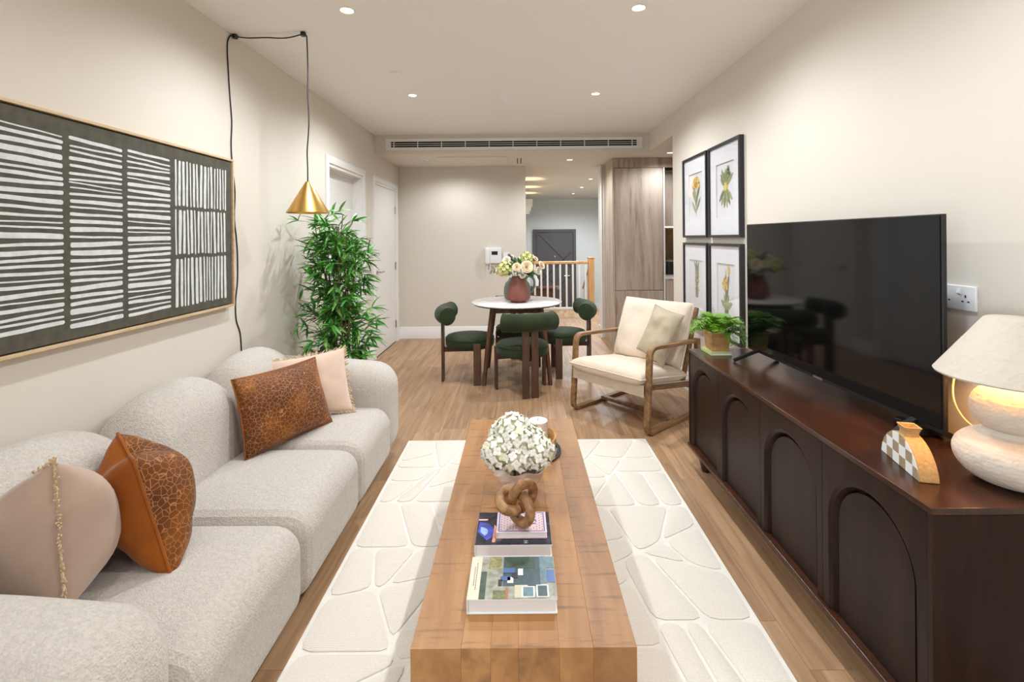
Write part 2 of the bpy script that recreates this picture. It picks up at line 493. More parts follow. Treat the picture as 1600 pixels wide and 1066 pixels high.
# lower landing beyond the balustrade
struct(MB().box(0.09, 2.45, 9.55, YEND, -0.62, -0.5), 'floor_lower_landing', M['floorbase'], 'lower entrance landing beyond the balustrade')
struct(MB().box(0.09, 2.45, 9.50, 9.549, -0.5, -0.121), 'trim_2', M['white'], 'white riser edge under the balustrade')

# walls
def wall_left():
    mb = MB()
    ys = [(Y0, -2.3), (-0.3, 4.336), (5.285, 5.703), (6.686, YB)]
    for a, b in ys: mb.box(XL - 0.15, XL, a, b, 0, ZC)
    for a, b in ((4.336, 5.285), (5.703, 6.686)): mb.box(XL - 0.15, XL, a, b, 2.116, ZC)
    mb.box(XL - 0.15, XL, -2.3, -0.3, 2.42, ZC); mb.box(XL - 0.15, XL, -2.3, -0.3, 0, 0.18)
    return mb
struct(wall_left(), 'wall_left', M['wall'], 'cream painted wall behind the sofa', ang=0)
struct(MB().box(XL - 0.15, 0.09, YB, YB + 0.15, 0, ZL), 'wall_back', M['wall'], 'cream painted end wall behind the dining table', ang=0)
struct(MB().box(-0.06, 0.09, YB + 0.15, YEND, -0.5, ZL), 'wall_corridor', M['wall'], 'corridor wall carrying white box lights', ang=0)
struct(MB().box(XR, XR + 0.15, Y0, 4.84, 0, ZC), 'wall_right', M['wall'], 'cream painted wall behind the television', ang=0)
struct(MB().box(-0.06, 2.6, YEND, YEND + 0.15, -0.5, ZL), 'wall_far_hall', M['hallwall'], 'grey wall around the entrance door', ang=0)
struct(MB().box(2.45, 2.6, 6.95, YEND, -0.5, ZL), 'wall_hall_right', M['hallwall'], 'grey side wall of the hall', ang=0)
struct(MB().box(1.165, 3.25, 6.80, 6.95, 0, ZL), 'wall_kitchen_back', M['wall'], 'wall behind the kitchen units', ang=0)
struct(MB().box(3.1, 3.25, 4.15, 6.8, 0, ZL), 'wall_kitchen_right', M['wall'], 'side wall of the kitchen', ang=0)
struct(MB().box(XR + 0.15, 3.25, 4.0, 4.15, 0, ZL), 'wall_kitchen_front', M['wall'], 'wall closing the kitchen behind the television wall', ang=0)
# wall behind the camera, and the tall window in the sofa wall
struct(MB().box(XL - 0.15, XR + 0.15, Y0 - 0.15, Y0, 0, ZC), 'wall_rear', M['wall'], 'plain wall behind the camera', ang=0)
wf = MB()
for (a, b, c, d) in ((-2.3, -2.24, 0.18, 2.42), (-0.36, -0.3, 0.18, 2.42), (-2.24, -0.36, 0.18, 0.24), (-2.24, -0.36, 2.36, 2.42), (-1.33, -1.27, 0.24, 2.36)):
    wf.box(XL - 0.10, XL - 0.04, a, b, c, d)
w1 = struct(wf, 'window_1', M['white'], 'white framed tall window in the sofa wall behind the camera')
for a, b in ((-2.24, -1.33), (-1.27, -0.36)):
    MB().box(XL - 0.075, XL - 0.069, a, b, 0.24, 2.36).build('pane', M['glass'], w1)

# ceilings
struct(MB().box(XL - 0.15, XR + 0.15, Y0 - 0.15, YBULK, ZC, ZC + 0.12), 'ceiling', M['ceil'], 'pale plaster ceiling of the living room', ang=0)
cl = MB()
cl.box(XL, 2.6, YBULK, YEND + 0.15, ZL, ZC + 0.12)
cl.box(XR + 0.001, 3.25, 4.84, YBULK, ZL, ZC - 0.001); cl.box(XR + 0.15, 3.25, 4.0, 4.84, ZL, ZC - 0.001); cl.box(2.6, 3.25, YBULK, 6.95, ZL, ZC)
struct(cl, 'ceiling_lowered', M['wall'], 'lowered plaster ceiling over the dining area with the air grille on its face', ang=0)
struct(MB().box(-1.02, -0.15, 5.98, 6.62, ZL - 0.006, ZL - 0.0005), 'trim_3', M['wall'], 'flush access panel in the lowered ceiling', bevel=0.002)

# skirting boards
def skirt(mb, x0, x1, y0, y1, side):
    """stepped skirting profile along an axis"""
    h = 0.165
    prof = [(0, 0), (0.018, 0), (0.018, 0.125), (0.012, 0.135), (0.012, 0.155), (0.006, h), (0, h)]
    if side == 'left': mb.prism(prof, lambda d, z: (x0 + d, y0, z), lambda d, z: (x0 + d, y1, z))
    if side == 'right': mb.prism(prof, lambda d, z: (x0 - d, y0, z), lambda d, z: (x0 - d, y1, z))
    if side == 'back': mb.prism(prof, lambda d, z: (x0, y0 - d, z), lambda d, z: (x1, y0 - d, z))
    return mb
struct(skirt(MB(), XL + 0.019, 0.09, YB, YB, 'back'), 'baseboard_back', M['white'], 'white skirting board under the end wall')
for i, (a, b) in enumerate(((Y0, 4.266), (5.355, 5.633), (6.757, YB))):
    struct(skirt(MB(), XL, 0, a, b, 'left'), 'baseboard_left' if i == 0 else 'baseboard_left_%d' % i, M['white'], 'white skirting board along the sofa wall')
struct(skirt(MB(), XR, 0, Y0, 4.84, 'right'), 'baseboard_right', M['white'], 'white skirting board along the television wall')
mb = MB(); skirt(mb, XR, XR + 0.15, 4.858, 4.858, 'back')
sk = MB().box(1.135, 1.165, 6.78, 6.97, 0, 0.16); sk.box(1.145, 1.165, 6.78, 6.97, 0.16, ZL)
struct(sk, 'trim_4', M['white'], 'white edge trim and skirting beside the tall kitchen unit', bevel=0.003)
struct(MB().box(0.09, 2.45, YEND - 0.018, YEND, -0.5, -0.34), 'baseboard_hall', M['white'], 'white skirting in the entrance hall')

# internal doors on the left wall
def door(n, ya, yb, recess, handle_side, label, hinges):
    """architrave outer edge ya..yb"""
    c = 0.07; top = 2.186
    a, b, t = ya + c, yb - c, top - c
    prof = [(0.0, 0.0), (c, 0.0), (c, 0.012), (c - 0.02, 0.02), (0.012, 0.02), (0.0, 0.012)]
    lf = MB().box(XL - recess - 0.044, XL - recess, a + 0.034, b - 0.034, 0.006, t - 0.034)
    d = struct(lf, 'door_%d' % n, M['white'], label, bevel=0.002)
    ar = MB()
    ar.prism(prof, lambda u, w: (XL + w, ya + u, 0), lambda u, w: (XL + w, ya + u, top - u))
    ar.prism(prof, lambda u, w: (XL + w, yb - u, 0), lambda u, w: (XL + w, yb - u, top - u))
    ar.prism(prof, lambda u, w: (XL + w, ya + u, top - u), lambda u, w: (XL + w, yb - u, top - u))
    ar.build('architrave', M['white'], d)
    ln = MB()
    ln.box(XL - 0.15, XL, a, a + 0.03, 0, t); ln.box(XL - 0.15, XL, b - 0.03, b, 0, t); ln.box(XL - 0.15, XL, a + 0.03, b - 0.03, t - 0.03, t)
    if recess > 0.05:   # door stop
        ln.box(XL - recess, XL - recess + 0.035, a + 0.03, a + 0.042, 0, t - 0.03); ln.box(XL - recess, XL - recess + 0.035, b - 0.042, b - 0.03, 0, t - 0.03)
        ln.box(XL - recess, XL - recess + 0.035, a + 0.042, b - 0.042, t - 0.042, t - 0.03)
    ln.build('door_lining', M['white'], d, bevel=0.001)
    MB().box(XL - 0.15, XL - 0.140, a, b, 0, t).build('backing', M['dark'], d)
    yh = a + 0.10 if handle_side < 0 else b - 0.10
    hd = MB()
    fx = XL - recess
    hd.tube([(fx, yh, 1.02), (fx + 0.006, yh, 1.02)], 0.026, 16)
    hd.tube([(fx, yh, 1.02), (fx + 0.05, yh, 1.02), (fx + 0.055, yh + 0.01, 1.02), (fx + 0.055, yh + 0.12 * (1 if handle_side < 0 else -1), 1.02)], 0.009, 10)
    hd.build('handle', M['chrome'], d)
    if hinges:
        for z in (0.25, 1.05, 1.82):
            h = MB().tube([(XL + 0.004, b - 0.032, z - 0.05), (XL + 0.004, b - 0.032, z + 0.05)], 0.007, 8)
            h.box(XL - 0.002, XL + 0.002, b - 0.05, b - 0.016, z - 0.05, z + 0.05)
            h.build('hinge', M['chrome'], d)
    return d
door(1, 4.266, 5.355, 0.10, -1, 'white flush door set back in its frame behind the bamboo plant', False)
door(2, 5.633, 6.756, 0.004, -1, 'white flush door with steel hinges next to the corner', True)

# entrance door at the far end of the hall
ex0, ex1, ezt = 0.355, 1.475, 1.64
d3 = struct(MB().box(ex0 + 0.08, ex1 - 0.08, YEND - 0.06, YEND - 0.02, -0.49, ezt - 0.085), 'door_3', M['doorgrey'], 'graphite grey entrance door at the far end of the hall', bevel=0.003)
fr = MB().box(ex0, ex0 + 0.075, YEND - 0.075, YEND, -0.5, ezt); fr.box(ex1 - 0.075, ex1, YEND - 0.075, YEND, -0.5, ezt); fr.box(ex0 + 0.075, ex1 - 0.075, YEND - 0.075, YEND, ezt - 0.08, ezt)
fr.build('frame', M['doorgrey'], d3, bevel=0.004)
def groove(x0, z0, x1, z1):
    dx, dz = x1 - x0, z1 - z0; L = math.hypot(dx, dz); nx, nz = -dz / L * 0.008, dx / L * 0.008
    pts = [(x0 + nx, z0 + nz), (x1 + nx, z1 + nz), (x1 - nx, z1 - nz), (x0 - nx, z0 - nz)]
    MB().prism(pts, lambda a, b: (a, YEND - 0.063, b), lambda a, b: (a, YEND - 0.058, b)).build('diagonal_moulding', M['black'], d3)
groove(0.50, 1.50, 1.36, 0.62); groove(0.50, 0.22, 1.36, 1.05); groove(0.5, -0.3, 1.36, 0.45); groove(0.5, 0.6, 1.1, 0.0)
MB().box(0.73, 1.05, YEND - 0.07, YEND - 0.058, 0.06, 0.16).build('letter_plate', M['chrome'], d3, bevel=0.004)
MB().tube([(0.92, YEND - 0.058, 0.93), (0.92, YEND - 0.072, 0.93)], 0.02, 12).build('peephole', M['chrome'], d3)
MB().tube([(1.30, YEND - 0.058, 0.42), (1.30, YEND - 0.11, 0.42), (1.16, YEND - 0.11, 0.42)], 0.012, 8).build('handle', M['chrome'], d3)
# dark door frame seen edge on along the corridor wall
d4 = struct(MB().box(0.091, 0.10, 11.2, 12.1, -0.49, 1.60), 'door_4', M['doorgrey'], 'dark grey door edge on the corridor wall', bevel=0.002)
MB().box(0.091, 0.125, 11.12, 11.2, -0.49, 1.68).build('frame', M['doorgrey'], d4)
MB().box(0.091, 0.125, 12.1, 12.18, -0.49, 1.68).build('frame', M['doorgrey'], d4)
MB().box(0.091, 0.125, 11.2, 12.1, 1.60, 1.68).build('frame', M['doorgrey'], d4)

# ------------------------------------------------------------------ ceiling fittings
spot_i = 0
def downlight(x, y, zc, label, power, group, size=1.15, r=0.042):
    global spot_i
    t = thing('ceiling_downlight', label, 'downlight', (x, y, zc), 0, group)
    rim = MB().lathe([(r, -0.0005), (r + 0.004, -0.004), (r - 0.006, -0.006), (r - 0.012, -0.001)], 28, cap0=False, cap1=False)
    rim.lathe([(r - 0.012, -0.001), (r - 0.012, -0.003)], 28, cap0=False, cap1=False)
    rim.build('trim_ring', M['whiteplastic'], t)
    MB().lathe([(r - 0.010, -0.0022), (0.001, -0.0022)], 24, cap0=False).build('lamp', M['bulb'], t)
    if power:
        d = bpy.data.lights.new('downlight_beam', 'SPOT'); d.energy = power; d.color = (0.90, 0.955, 1.0)
        d.spot_size = math.radians(164); d.spot_blend = 0.66; d.shadow_soft_size = 0.04
        o = bpy.data.objects.new('downlight_beam', d); COL.objects.link(o); o.parent = t; o.location = (0, 0, -0.02)
    return t
G = 'recessed ceiling downlights'
downlight(-0.925, 2.60, ZC, 'lit ceiling downlight beside the pendant cord hook', SPOT_W * 1.05, G)
downlight(0.655, 2.60, ZC, 'lit ceiling downlight nearest the camera on the television side', SPOT_W * 1.15, G)
downlight(-0.915, 4.15, ZC, 'lit ceiling downlight left of the smoke alarm, before the air grille', SPOT_W * 1.2, G)
downlight(0.668, 4.15, ZC, 'lit ceiling downlight right of the smoke alarm, before the air grille', SPOT_W * 1.5, G)
downlight(-0.925, 1.05, ZC, 'ceiling downlight over the near sofa end', SPOT_W * 0.25, G)
downlight(0.655, 1.05, ZC, 'ceiling downlight over the near end of the sideboard', SPOT_W * 0.85, G)
downlight(-0.925, -0.5, ZC, 'ceiling downlight behind the camera on the sofa side', SPOT_W * 0.25, G)
downlight(0.655, -0.5, ZC, 'ceiling downlight behind the camera on the television side', SPOT_W * 0.25, G)
downlight(-0.89, 6.25, ZL, 'small lit downlight in the lowered ceiling over the end wall', SPOT_W * 0.6, G)
downlight(0.665, 6.28, ZL, 'small lit downlight in the lowered ceiling before the corridor', SPOT_W * 1.0, G)
downlight(1.83, 5.82, ZL, 'small lit downlight at the kitchen opening above the tall unit', SPOT_W * 0.6, G)
downlight(1.245, 8.36, ZL, 'nearest of the three lit downlights in the hall ceiling', SPOT_W * 1.9, G)
downlight(1.27, 9.75, ZL, 'middle of the three lit downlights in the hall ceiling', SPOT_W * 1.9, G)
downlight(1.25, 11.1, ZL, 'farthest of the three lit downlights in the hall ceiling', SPOT_W * 2.1, G)

t = thing('smoke_alarm', 'round white smoke alarm in the middle of the ceiling', 'smoke alarm', (-0.14, 4.22, ZC))
MB().lathe([(0.055, 0), (0.055, -0.012), (0.05, -0.018)], 28).build('base', M['whiteplastic'], t)
MB().lathe([(0.044, -0.017), (0.044, -0.028), (0.036, -0.04), (0.015, -0.044)], 28).build('cover', M['whiteplastic'], t)
t = thing('ceiling_sensor', 'flat unlit round disc on the ceiling near the pendant lamp', 'sensor', (-0.913, 3.59, ZC))
MB().lathe([(0.045, 0), (0.045, -0.005), (0.04, -0.009)], 28).build('rim', M['whiteplastic'], t)
MB().lathe([(0.028, -0.008), (0.026, -0.012)], 28).build('cover', M['ceil'], t)
t = thing('ceiling_vent', 'small round air valve in the lowered ceiling near the corner', 'vent', (-1.19, 6.2, ZL))
MB().lathe([(0.06, 0), (0.06, -0.006), (0.045, -0.012)], 28, cap1=False).build('rim', M['whiteplastic'], t)
MB().lathe([(0.038, -0.006), (0.03, -0.012)], 28).build('plug', M['ceil'], t)
t = thing('ceiling_slot', 'pair of thin slots in the lowered ceiling before the corridor', 'vent', (0.0, 6.35, ZL))
for xx in (-0.02, 0.025): MB().box(xx - 0.006, xx + 0.006, -0.22, 0.22, -0.003, -0.0005).build('slot', M['dark'], t)

# air conditioning grille on the face of the lowered ceiling
g = thing('air_grille', 'long white linear air conditioning grille above the dining area', 'air grille', (-0.06, YBULK, 2.55))
gx0, gx1 = -1.595, 1.475
fr = MB(); yb = YBULK
fr.box(gx0, gx1, yb - 0.016, yb - 0.001, 2.584, 2.62); fr.box(gx0, gx1, yb - 0.016, yb - 0.001, 2.48, 2.515)
fr.box(gx0, gx0 + 0.065, yb - 0.016, yb - 0.001, 2.515, 2.584); fr.box(gx1 - 0.065, gx1, yb - 0.016, yb - 0.001, 2.515, 2.584)
fr.build('frame', M['grillemetal'], g, world=True, bevel=0.002)
MB().box(gx0 + 0.065, gx1 - 0.065, yb - 0.002, yb - 0.001, 2.515, 2.584).build('duct_opening', M['dark'], g, world=True)
for z in (2.538, 2.561):
    MB().box(gx0 + 0.065, gx1 - 0.065, yb - 0.012, yb - 0.006, z - 0.0025, z + 0.0025).build('louvre', M['grillemetal'], g, world=True)
xx = gx0 + 0.10
while xx < gx1 - 0.06:
    MB().box(xx - 0.004, xx + 0.004, yb - 0.014, yb - 0.004, 2.515, 2.584).build('divider', M['grillemetal'], g, world=True)
    xx += 0.285

# ------------------------------------------------------------------ hall and kitchen
r = thing('balustrade', 'white spindle balustrade with an oak handrail and newel post', 'balustrade', (0.8, 9.5, 0))
MB().box(0.095, 1.35, 9.46, 9.53, 0.90, 0.955).build('handrail', M['rail_oak'], r, world=True, bevel=0.012)
MB().box(0.095, 1.35, 9.465, 9.525, 0.0, 0.04).build('base_rail', M['white'], r, world=True, bevel=0.004)
nw = MB().box(1.35, 1.465, 9.44, 9.555, 0, 1.0)
n_ = nw.build('newel_post', M['rail_oak'], r, world=True, bevel=0.006)
MB().box(1.34, 1.475, 9.43, 9.565, 1.0, 1.03).build('newel_cap', M['rail_oak'], n_, world=True, bevel=0.008)
for i in range(10):
    xs = 0.17 + i * 0.125
    MB().box(xs - 0.0175, xs + 0.0175, 9.478, 9.513, 0.04, 0.90).build('spindle', M['white'], r, world=True, bevel=0.003)
s = thing('stair_rail', 'oak stair handrail falling away behind the newel post', 'handrail', (1.4, 9.6, 0))
MB().tube([(1.40, 9.57, 0.86), (1.40, 10.6, 0.3)], 0.03, 8).build('handrail', M['rail_oak'], s, world=True)
for i in range(7):
    yy = 9.68 + i * 0.14; zz = 0.86 - (yy - 9.57) * 0.5437
    MB().box(1.385, 1.415, yy - 0.015, yy + 0.015, -0.5, zz).build('spindle', M['white'], s, world=True)
for i, yy in enumerate((8.3, 9.6, 10.9)):
    lab = ['nearest white box wall light on the corridor wall', 'middle white box wall light on the corridor wall', 'farthest white box wall light on the corridor wall'][i]
    w = thing('wall_uplight', lab, 'wall light', (0.09, yy, 2.03), 0, 'white box wall lights in the corridor')
    bx = MB(); bx.box(0.09, 0.23, yy - 0.06, yy - 0.052, 1.965, 2.09); bx.box(0.09, 0.23, yy + 0.052, yy + 0.06, 1.965, 2.09)
    bx.box(0.222, 0.23, yy - 0.052, yy + 0.052, 1.965, 2.09); bx.box(0.09, 0.222, yy - 0.052, yy + 0.052, 1.965, 1.975)
    bx.build('housing', M['white'], w, world=True)
    MB().box(0.12, 0.19, yy - 0.035, yy + 0.035, 1.98, 1.99).build('lamp', M['bulb'], w, world=True)
    d = bpy.data.lights.new('uplight_beam', 'SPOT'); d.energy = 9; d.color = (1, 0.78, 0.5); d.spot_size = math.radians(80); d.spot_blend = 0.6; d.shadow_soft_size = 0.02
    o = bpy.data.objects.new('uplight_beam', d); COL.objects.link(o); o.parent = w; o.location = (0.07, 0, 0.0); o.rotation_euler = (PI, 0, 0)
# low console and flowers on the lower landing
c = thing('hall_console', 'small brown wooden console on the lower landing behind the balustrade', 'console', (0.45, 10.6, -0.5))
MB().box(0.15, 0.80, 10.45, 10.8, 0.30, 0.34).build('top', M['walnut'], c, world=True, bevel=0.004)
for (a, b) in ((0.17, 10.47), (0.74, 10.47), (0.17, 10.74), (0.74, 10.74)):
    MB().box(a, a + 0.04, b, b + 0.04, -0.5, 0.30).build('leg', M['walnut'], c, world=True)
MB().box(0.20, 0.75, 10.49, 10.75, 0.12, 0.30).build('drawer_box', M['walnut'], c, world=True)

k = thing('tall_kitchen_unit', 'tall grey oak fridge housing with two doors', 'kitchen unit', (1.53, 6.2, 0))
body = MB(); body.box(1.20, 1.225, 6.18, 6.79, 0, ZL - 0.002); body.box(1.225, 1.855, 6.21, 6.79, 0.0, ZL - 0.10)
body.build('carcass', M['fridge'], k, world=True, bevel=0.001)
MB().box(1.225, 2.9, 6.185, 6.22, 2.315, ZL - 0.002).build('top_filler', M['fridge'], k, world=True, bevel=0.001)
MB().box(1.229, 1.845, 6.185, 6.208, 0.735, 2.309).build('door', M['fridge'], k, world=True, bevel=0.0015)
MB().box(1.229, 1.845, 6.185, 6.208, 0.10, 0.728).build('door', M['fridge'], k, world=True, bevel=0.0015)
MB().box(1.856, 1.875, 6.185, 6.79, 0, 2.315).build('side_panel', M['white'], k, world=True, bevel=0.001)
u = thing('kitchen_wall_unit', 'grey kitchen wall cupboard right of the tall unit', 'kitchen unit', (2.3, 6.6, 1.45))
MB().box(1.88, 2.9, 6.42, 6.79, 1.555, 2.31).build('carcass', M['white'], u, world=True)
for i in range(2): MB().box(1.885 + i * 0.51, 2.385 + i * 0.51, 6.40, 6.419, 1.56, 2.305).build('door', M['fridge'], u, world=True, bevel=0.001)
MB().box(1.9, 2.88, 6.44, 6.46, 1.545, 1.554).build('light_strip', emit('led_strip', (1, 0.8, 0.55, 1), 8), u, world=True)
bu = thing('kitchen_base_unit', 'grey oak kitchen drawers right of the tall unit', 'kitchen unit', (2.3, 6.5, 0))
MB().box(1.88, 2.9, 6.22, 6.79, 0.1, 0.87).build('carcass', M['white'], bu, world=True)
for i in range(2):
    for (a, b) in ((0.12, 0.49), (0.495, 0.865)): MB().box(1.885 + i * 0.51, 2.388 + i * 0.51, 6.20, 6.219, a, b).build('drawer_front', M['fridge'], bu, world=True, bevel=0.001)
single(MB().box(1.878, 2.9, 6.185, 6.79, 0.872, 0.91), 'worktop', M['marble'], 'pale kitchen worktop over the drawers', 'worktop', (2.3, 6.5, 0.872))
single(MB().box(1.88, 2.9, 6.78, 6.795, 0.912, 1.55), 'splashback', M['smoke_tile'], 'dark bronze mirrored kitchen splashback', 'splashback', (2.3, 6.79, 0.912))
km = thing('coffee_maker', 'small black coffee maker on the kitchen worktop', 'coffee maker', (2.02, 6.5, 0.911))
MB().lathe([(0.07, 0), (0.075, 0.03), (0.075, 0.14), (0.06, 0.17)], 20).build('body', M['black'], km)
MB().lathe([(0.05, 0.17), (0.055, 0.19), (0.02, 0.21)], 20).build('lid', M['chrome'], km)
MB().tube([(-0.07, 0, 0.15), (-0.11, 0, 0.14), (-0.11, 0, 0.06), (-0.07, 0, 0.04)], 0.008, 8).build('handle', M['black'], km)
# ------------------------------------------------------------------ soft things
def lerp(a, b, t): return a + (b - a) * t
def pillow_mesh(corners, thick, n=22, pinch=0.06, two=False, chop=0.0, power=0.5, wob=0.006, seed=0, flat=2.4):
    """cushion spanned by four 3D corners (c00, c10, c11, c01); side 0 = along +normal, side 1 = back"""
    c00, c10, c11, c01 = [Vector(c) for c in corners]
    nrm = ((c10 - c00).cross(c01 - c00) + (c10 - c11).cross(c11 - c01) * 0).normalized()
    off = Vector((seed * 3.1, seed * 1.7, 0.3))
    def pt(a, b, side):
        a2 = a * (1 - pinch * (1 - b * b)); b2 = b * (1 - pinch * (1 - a * a))
        if chop and b > 0: b2 -= chop * b * max(0, 1 - abs(a) * 1.6)
        u, v = (a2 + 1) / 2, (b2 + 1) / 2
        p = c00 * (1 - u) * (1 - v) + c10 * u * (1 - v) + c11 * u * v + c01 * (1 - u) * v
        h = max(0.0, (1 - abs(a) ** flat) * (1 - abs(b) ** flat)) ** power
        w = mnoise.noise(p * 7 + off) * wob * 2 + mnoise.noise(p * 18 + off) * wob
        return p + nrm * side * (thick / 2 * h + w * h)
    mb = MB(); W = n + 1
    def cs(i):
        t = 2 * i / n - 1
        return math.sin(t * PI / 2) * 0.55 + t * 0.45
    for k, side in enumerate((1, -1)):
        mb.cur = k if two else 0
        vs = [pt(cs(i), cs(j), side) for j in range(W) for i in range(W)]
        mb.add(vs, [(j * W + i, j * W + i + 1, (j + 1) * W + i + 1, (j + 1) * W + i) for j in range(n) for i in range(n)])
    rim = []
    for i in range(n): rim.append(pt(cs(i), -1, 0))
    for j in range(n): rim.append(pt(1, cs(j), 0))
    for i in range(n): rim.append(pt(cs(n - i), 1, 0))
    for j in range(n): rim.append(pt(-1, cs(n - j), 0))
    return mb, rim
def weld(o, d=0.0006):
    bm = bmesh.new(); bm.from_mesh(o.data)
    bmesh.ops.remove_doubles(bm, verts=bm.verts, dist=d)
    bmesh.ops.recalc_face_normals(bm, faces=bm.faces)
    bm.to_mesh(o.data); bm.free()
    o.data.shade_smooth()
def cushion(label, corners, thick, mats, edge=None, edge_mat=None, edge_r=0.004, name='cushion', loc=None, **kw):
    mb, rim = pillow_mesh(corners, thick, two=isinstance(mats, list), **kw)
    if loc is None:
        c = sum((Vector(q) for q in corners), Vector()) / 4; zb = min(q[2] for q in corners)
        loc = Vector((c.x, c.y, zb))
    t = thing(name, label, 'cushion', loc)
    o = mb.build('cover', mats, t, world=True, ang=0); weld(o)
    if edge == 'piping':
        MB().tube(rim, edge_r, 6, closed=True).build('piping', edge_mat, t, world=True)
    if edge == 'fringe':
        rr = random.Random(5); fm = MB(); m = len(rim)
        ctr = sum(rim, Vector()) / m
        for i in range(m):
            p = rim[i]; q = rim[(i + 1) % m]; seg = (q - p).length
            for s in range(max(2, int(seg / 0.006))):
                a = p.lerp(q, rr.random()); d = (a - ctr).normalized()
                e = a + d * rr.uniform(0.010, 0.022) + Vector((rr.uniform(-1, 1), rr.uniform(-1, 1), rr.uniform(-1, 1))) * 0.006
                fm.tube([a - d * 0.004, a.lerp(e, 0.5) + Vector((0, 0, rr.uniform(-.003, .003))), e], lambda f: 0.0044 - 0.002 * f, 4)
        fr_ = fm.build('fringe', edge_mat, t, world=True); fr_['kind'] = 'stuff'
    return t

def smooth_path(P, k=4):
    P = [Vector(p) for p in P]; out = []
    for i in range(len(P) - 1):
        p0 = P[max(0, i - 1)]; p1 = P[i]; p2 = P[i + 1]; p3 = P[min(len(P) - 1, i + 2)]
        for s in range(k):
            t = s / k
            out.append(0.5 * ((2 * p1) + (p2 - p0) * t + (2 * p0 - 5 * p1 + 4 * p2 - p3) * t * t + (3 * p1 - p0 - 3 * p2 + p3) * t ** 3))
    out.append(P[-1]); return out

# ------------------------------------------------------------------ rug
rug = thing('rug', 'cream rug with carved raised pile shapes under the coffee table', 'rug', (0.04, 1.8, 0))
RX0, RX1, RY0, RY1 = -0.79, 0.868, 0.25, 3.36
MB().box(RX0, RX1, RY0, RY1, 0.0005, 0.008).build('backing', M['rugbase'], rug, world=True, bevel=0.003)
def clip_poly(P, n, d):
    """keep side n.p <= d"""
    out = []
    for i in range(len(P)):
        a, b = P[i], P[(i + 1) % len(P)]
        da, db = a.dot(n) - d, b.dot(n) - d
        if da <= 0: out.append(a)
        if (da < 0 < db) or (db < 0 < da): out.append(a.lerp(b, da / (da - db)))
    return out
def poly_area(P): return abs(sum(P[i].x * P[(i + 1) % len(P)].y - P[(i + 1) % len(P)].x * P[i].y for i in range(len(P)))) / 2
rr = random.Random(21)
cells = []
def split(P, lvl):
    xs = [p.x for p in P]; ys = [p.y for p in P]
    w, h = max(xs) - min(xs), max(ys) - min(ys)
    if poly_area(P) < rr.uniform(0.045, 0.085) or lvl > 9:
        cells.append(P); return
    cx = lerp(min(xs), max(xs), rr.uniform(0.38, 0.62)); cy = lerp(min(ys), max(ys), rr.uniform(0.38, 0.62))
    if w * 1.35 > h: ang = rr.choice((-1, 1)) * rr.uniform(0.05, 0.5)
    else: ang = PI / 2 + rr.choice((0, 0, 0, 1, -1)) * rr.uniform(0.2, 0.6)
    n = Vector((math.cos(ang), math.sin(ang), 0)); d = n.dot(Vector((cx, cy, 0)))
    A = clip_poly(P, n, d); B = clip_poly(P, -n, -d)
    if len(A) < 3 or len(B) < 3: cells.append(P); return
    split(A, lvl + 1); split(B, lvl + 1)
split([Vector((RX0 + .012, RY0 + .012, 0)), Vector((RX1 - .012, RY0 + .012, 0)), Vector((RX1 - .012, RY1 - .012, 0)), Vector((RX0 + .012, RY1 - .012, 0))], 0)
def inset(P, d):
    for i in range(len(P)):
        pass
    Q = list(P); c = sum(P, Vector()) / len(P)
    for i in range(len(P)):
        a, b = P[i], P[(i + 1) % len(P)]
        e = (b - a)
        if e.length < 1e-5: continue
        n = Vector((e.y, -e.x, 0)).normalized()
        if n.dot(a - c) < 0: n = -n
        Q = clip_poly(Q, n, n.dot(a) - d)
        if len(Q) < 3: return []
    return Q
def round_poly(P, r):
    out = []
    for i in range(len(P)):
        p0, p, p1 = P[i - 1], P[i], P[(i + 1) % len(P)]
        a = (p0 - p); b = (p1 - p)
        ra = min(r, a.length * 0.45); rb = min(r, b.length * 0.45)
        A = p + a.normalized() * ra; B = p + b.normalized() * rb
        out += [A, A.lerp(B, 0.5).lerp(p, 0.45), B]
    return out
for P in cells:
    Q = inset(P, 0.007)
    if len(Q) < 3 or poly_area(Q) < 0.004: continue
    Q = round_poly(Q, 0.04)
    c = sum(Q, Vector()) / len(Q)
    n = len(Q)
    top = [c + (q - c) * (1 - 0.006 / max(0.03, (q - c).length)) for q in Q]
    mb = MB()
    mb.add([q + Vector((0, 0, 0.0078)) for q in Q] + [q + Vector((0, 0, 0.011)) for q in Q] + [q + Vector((0, 0, 0.0128)) for q in top],
           [(i, (i + 1) % n, n + (i + 1) % n, n + i) for i in range(n)] + [(n + i, n + (i + 1) % n, 2 * n + (i + 1) % n, 2 * n + i) for i in range(n)] + [tuple(range(2 * n, 3 * n))])
    mb.build('pile_shape', M['rugpile'], rug, world=True, ang=60)

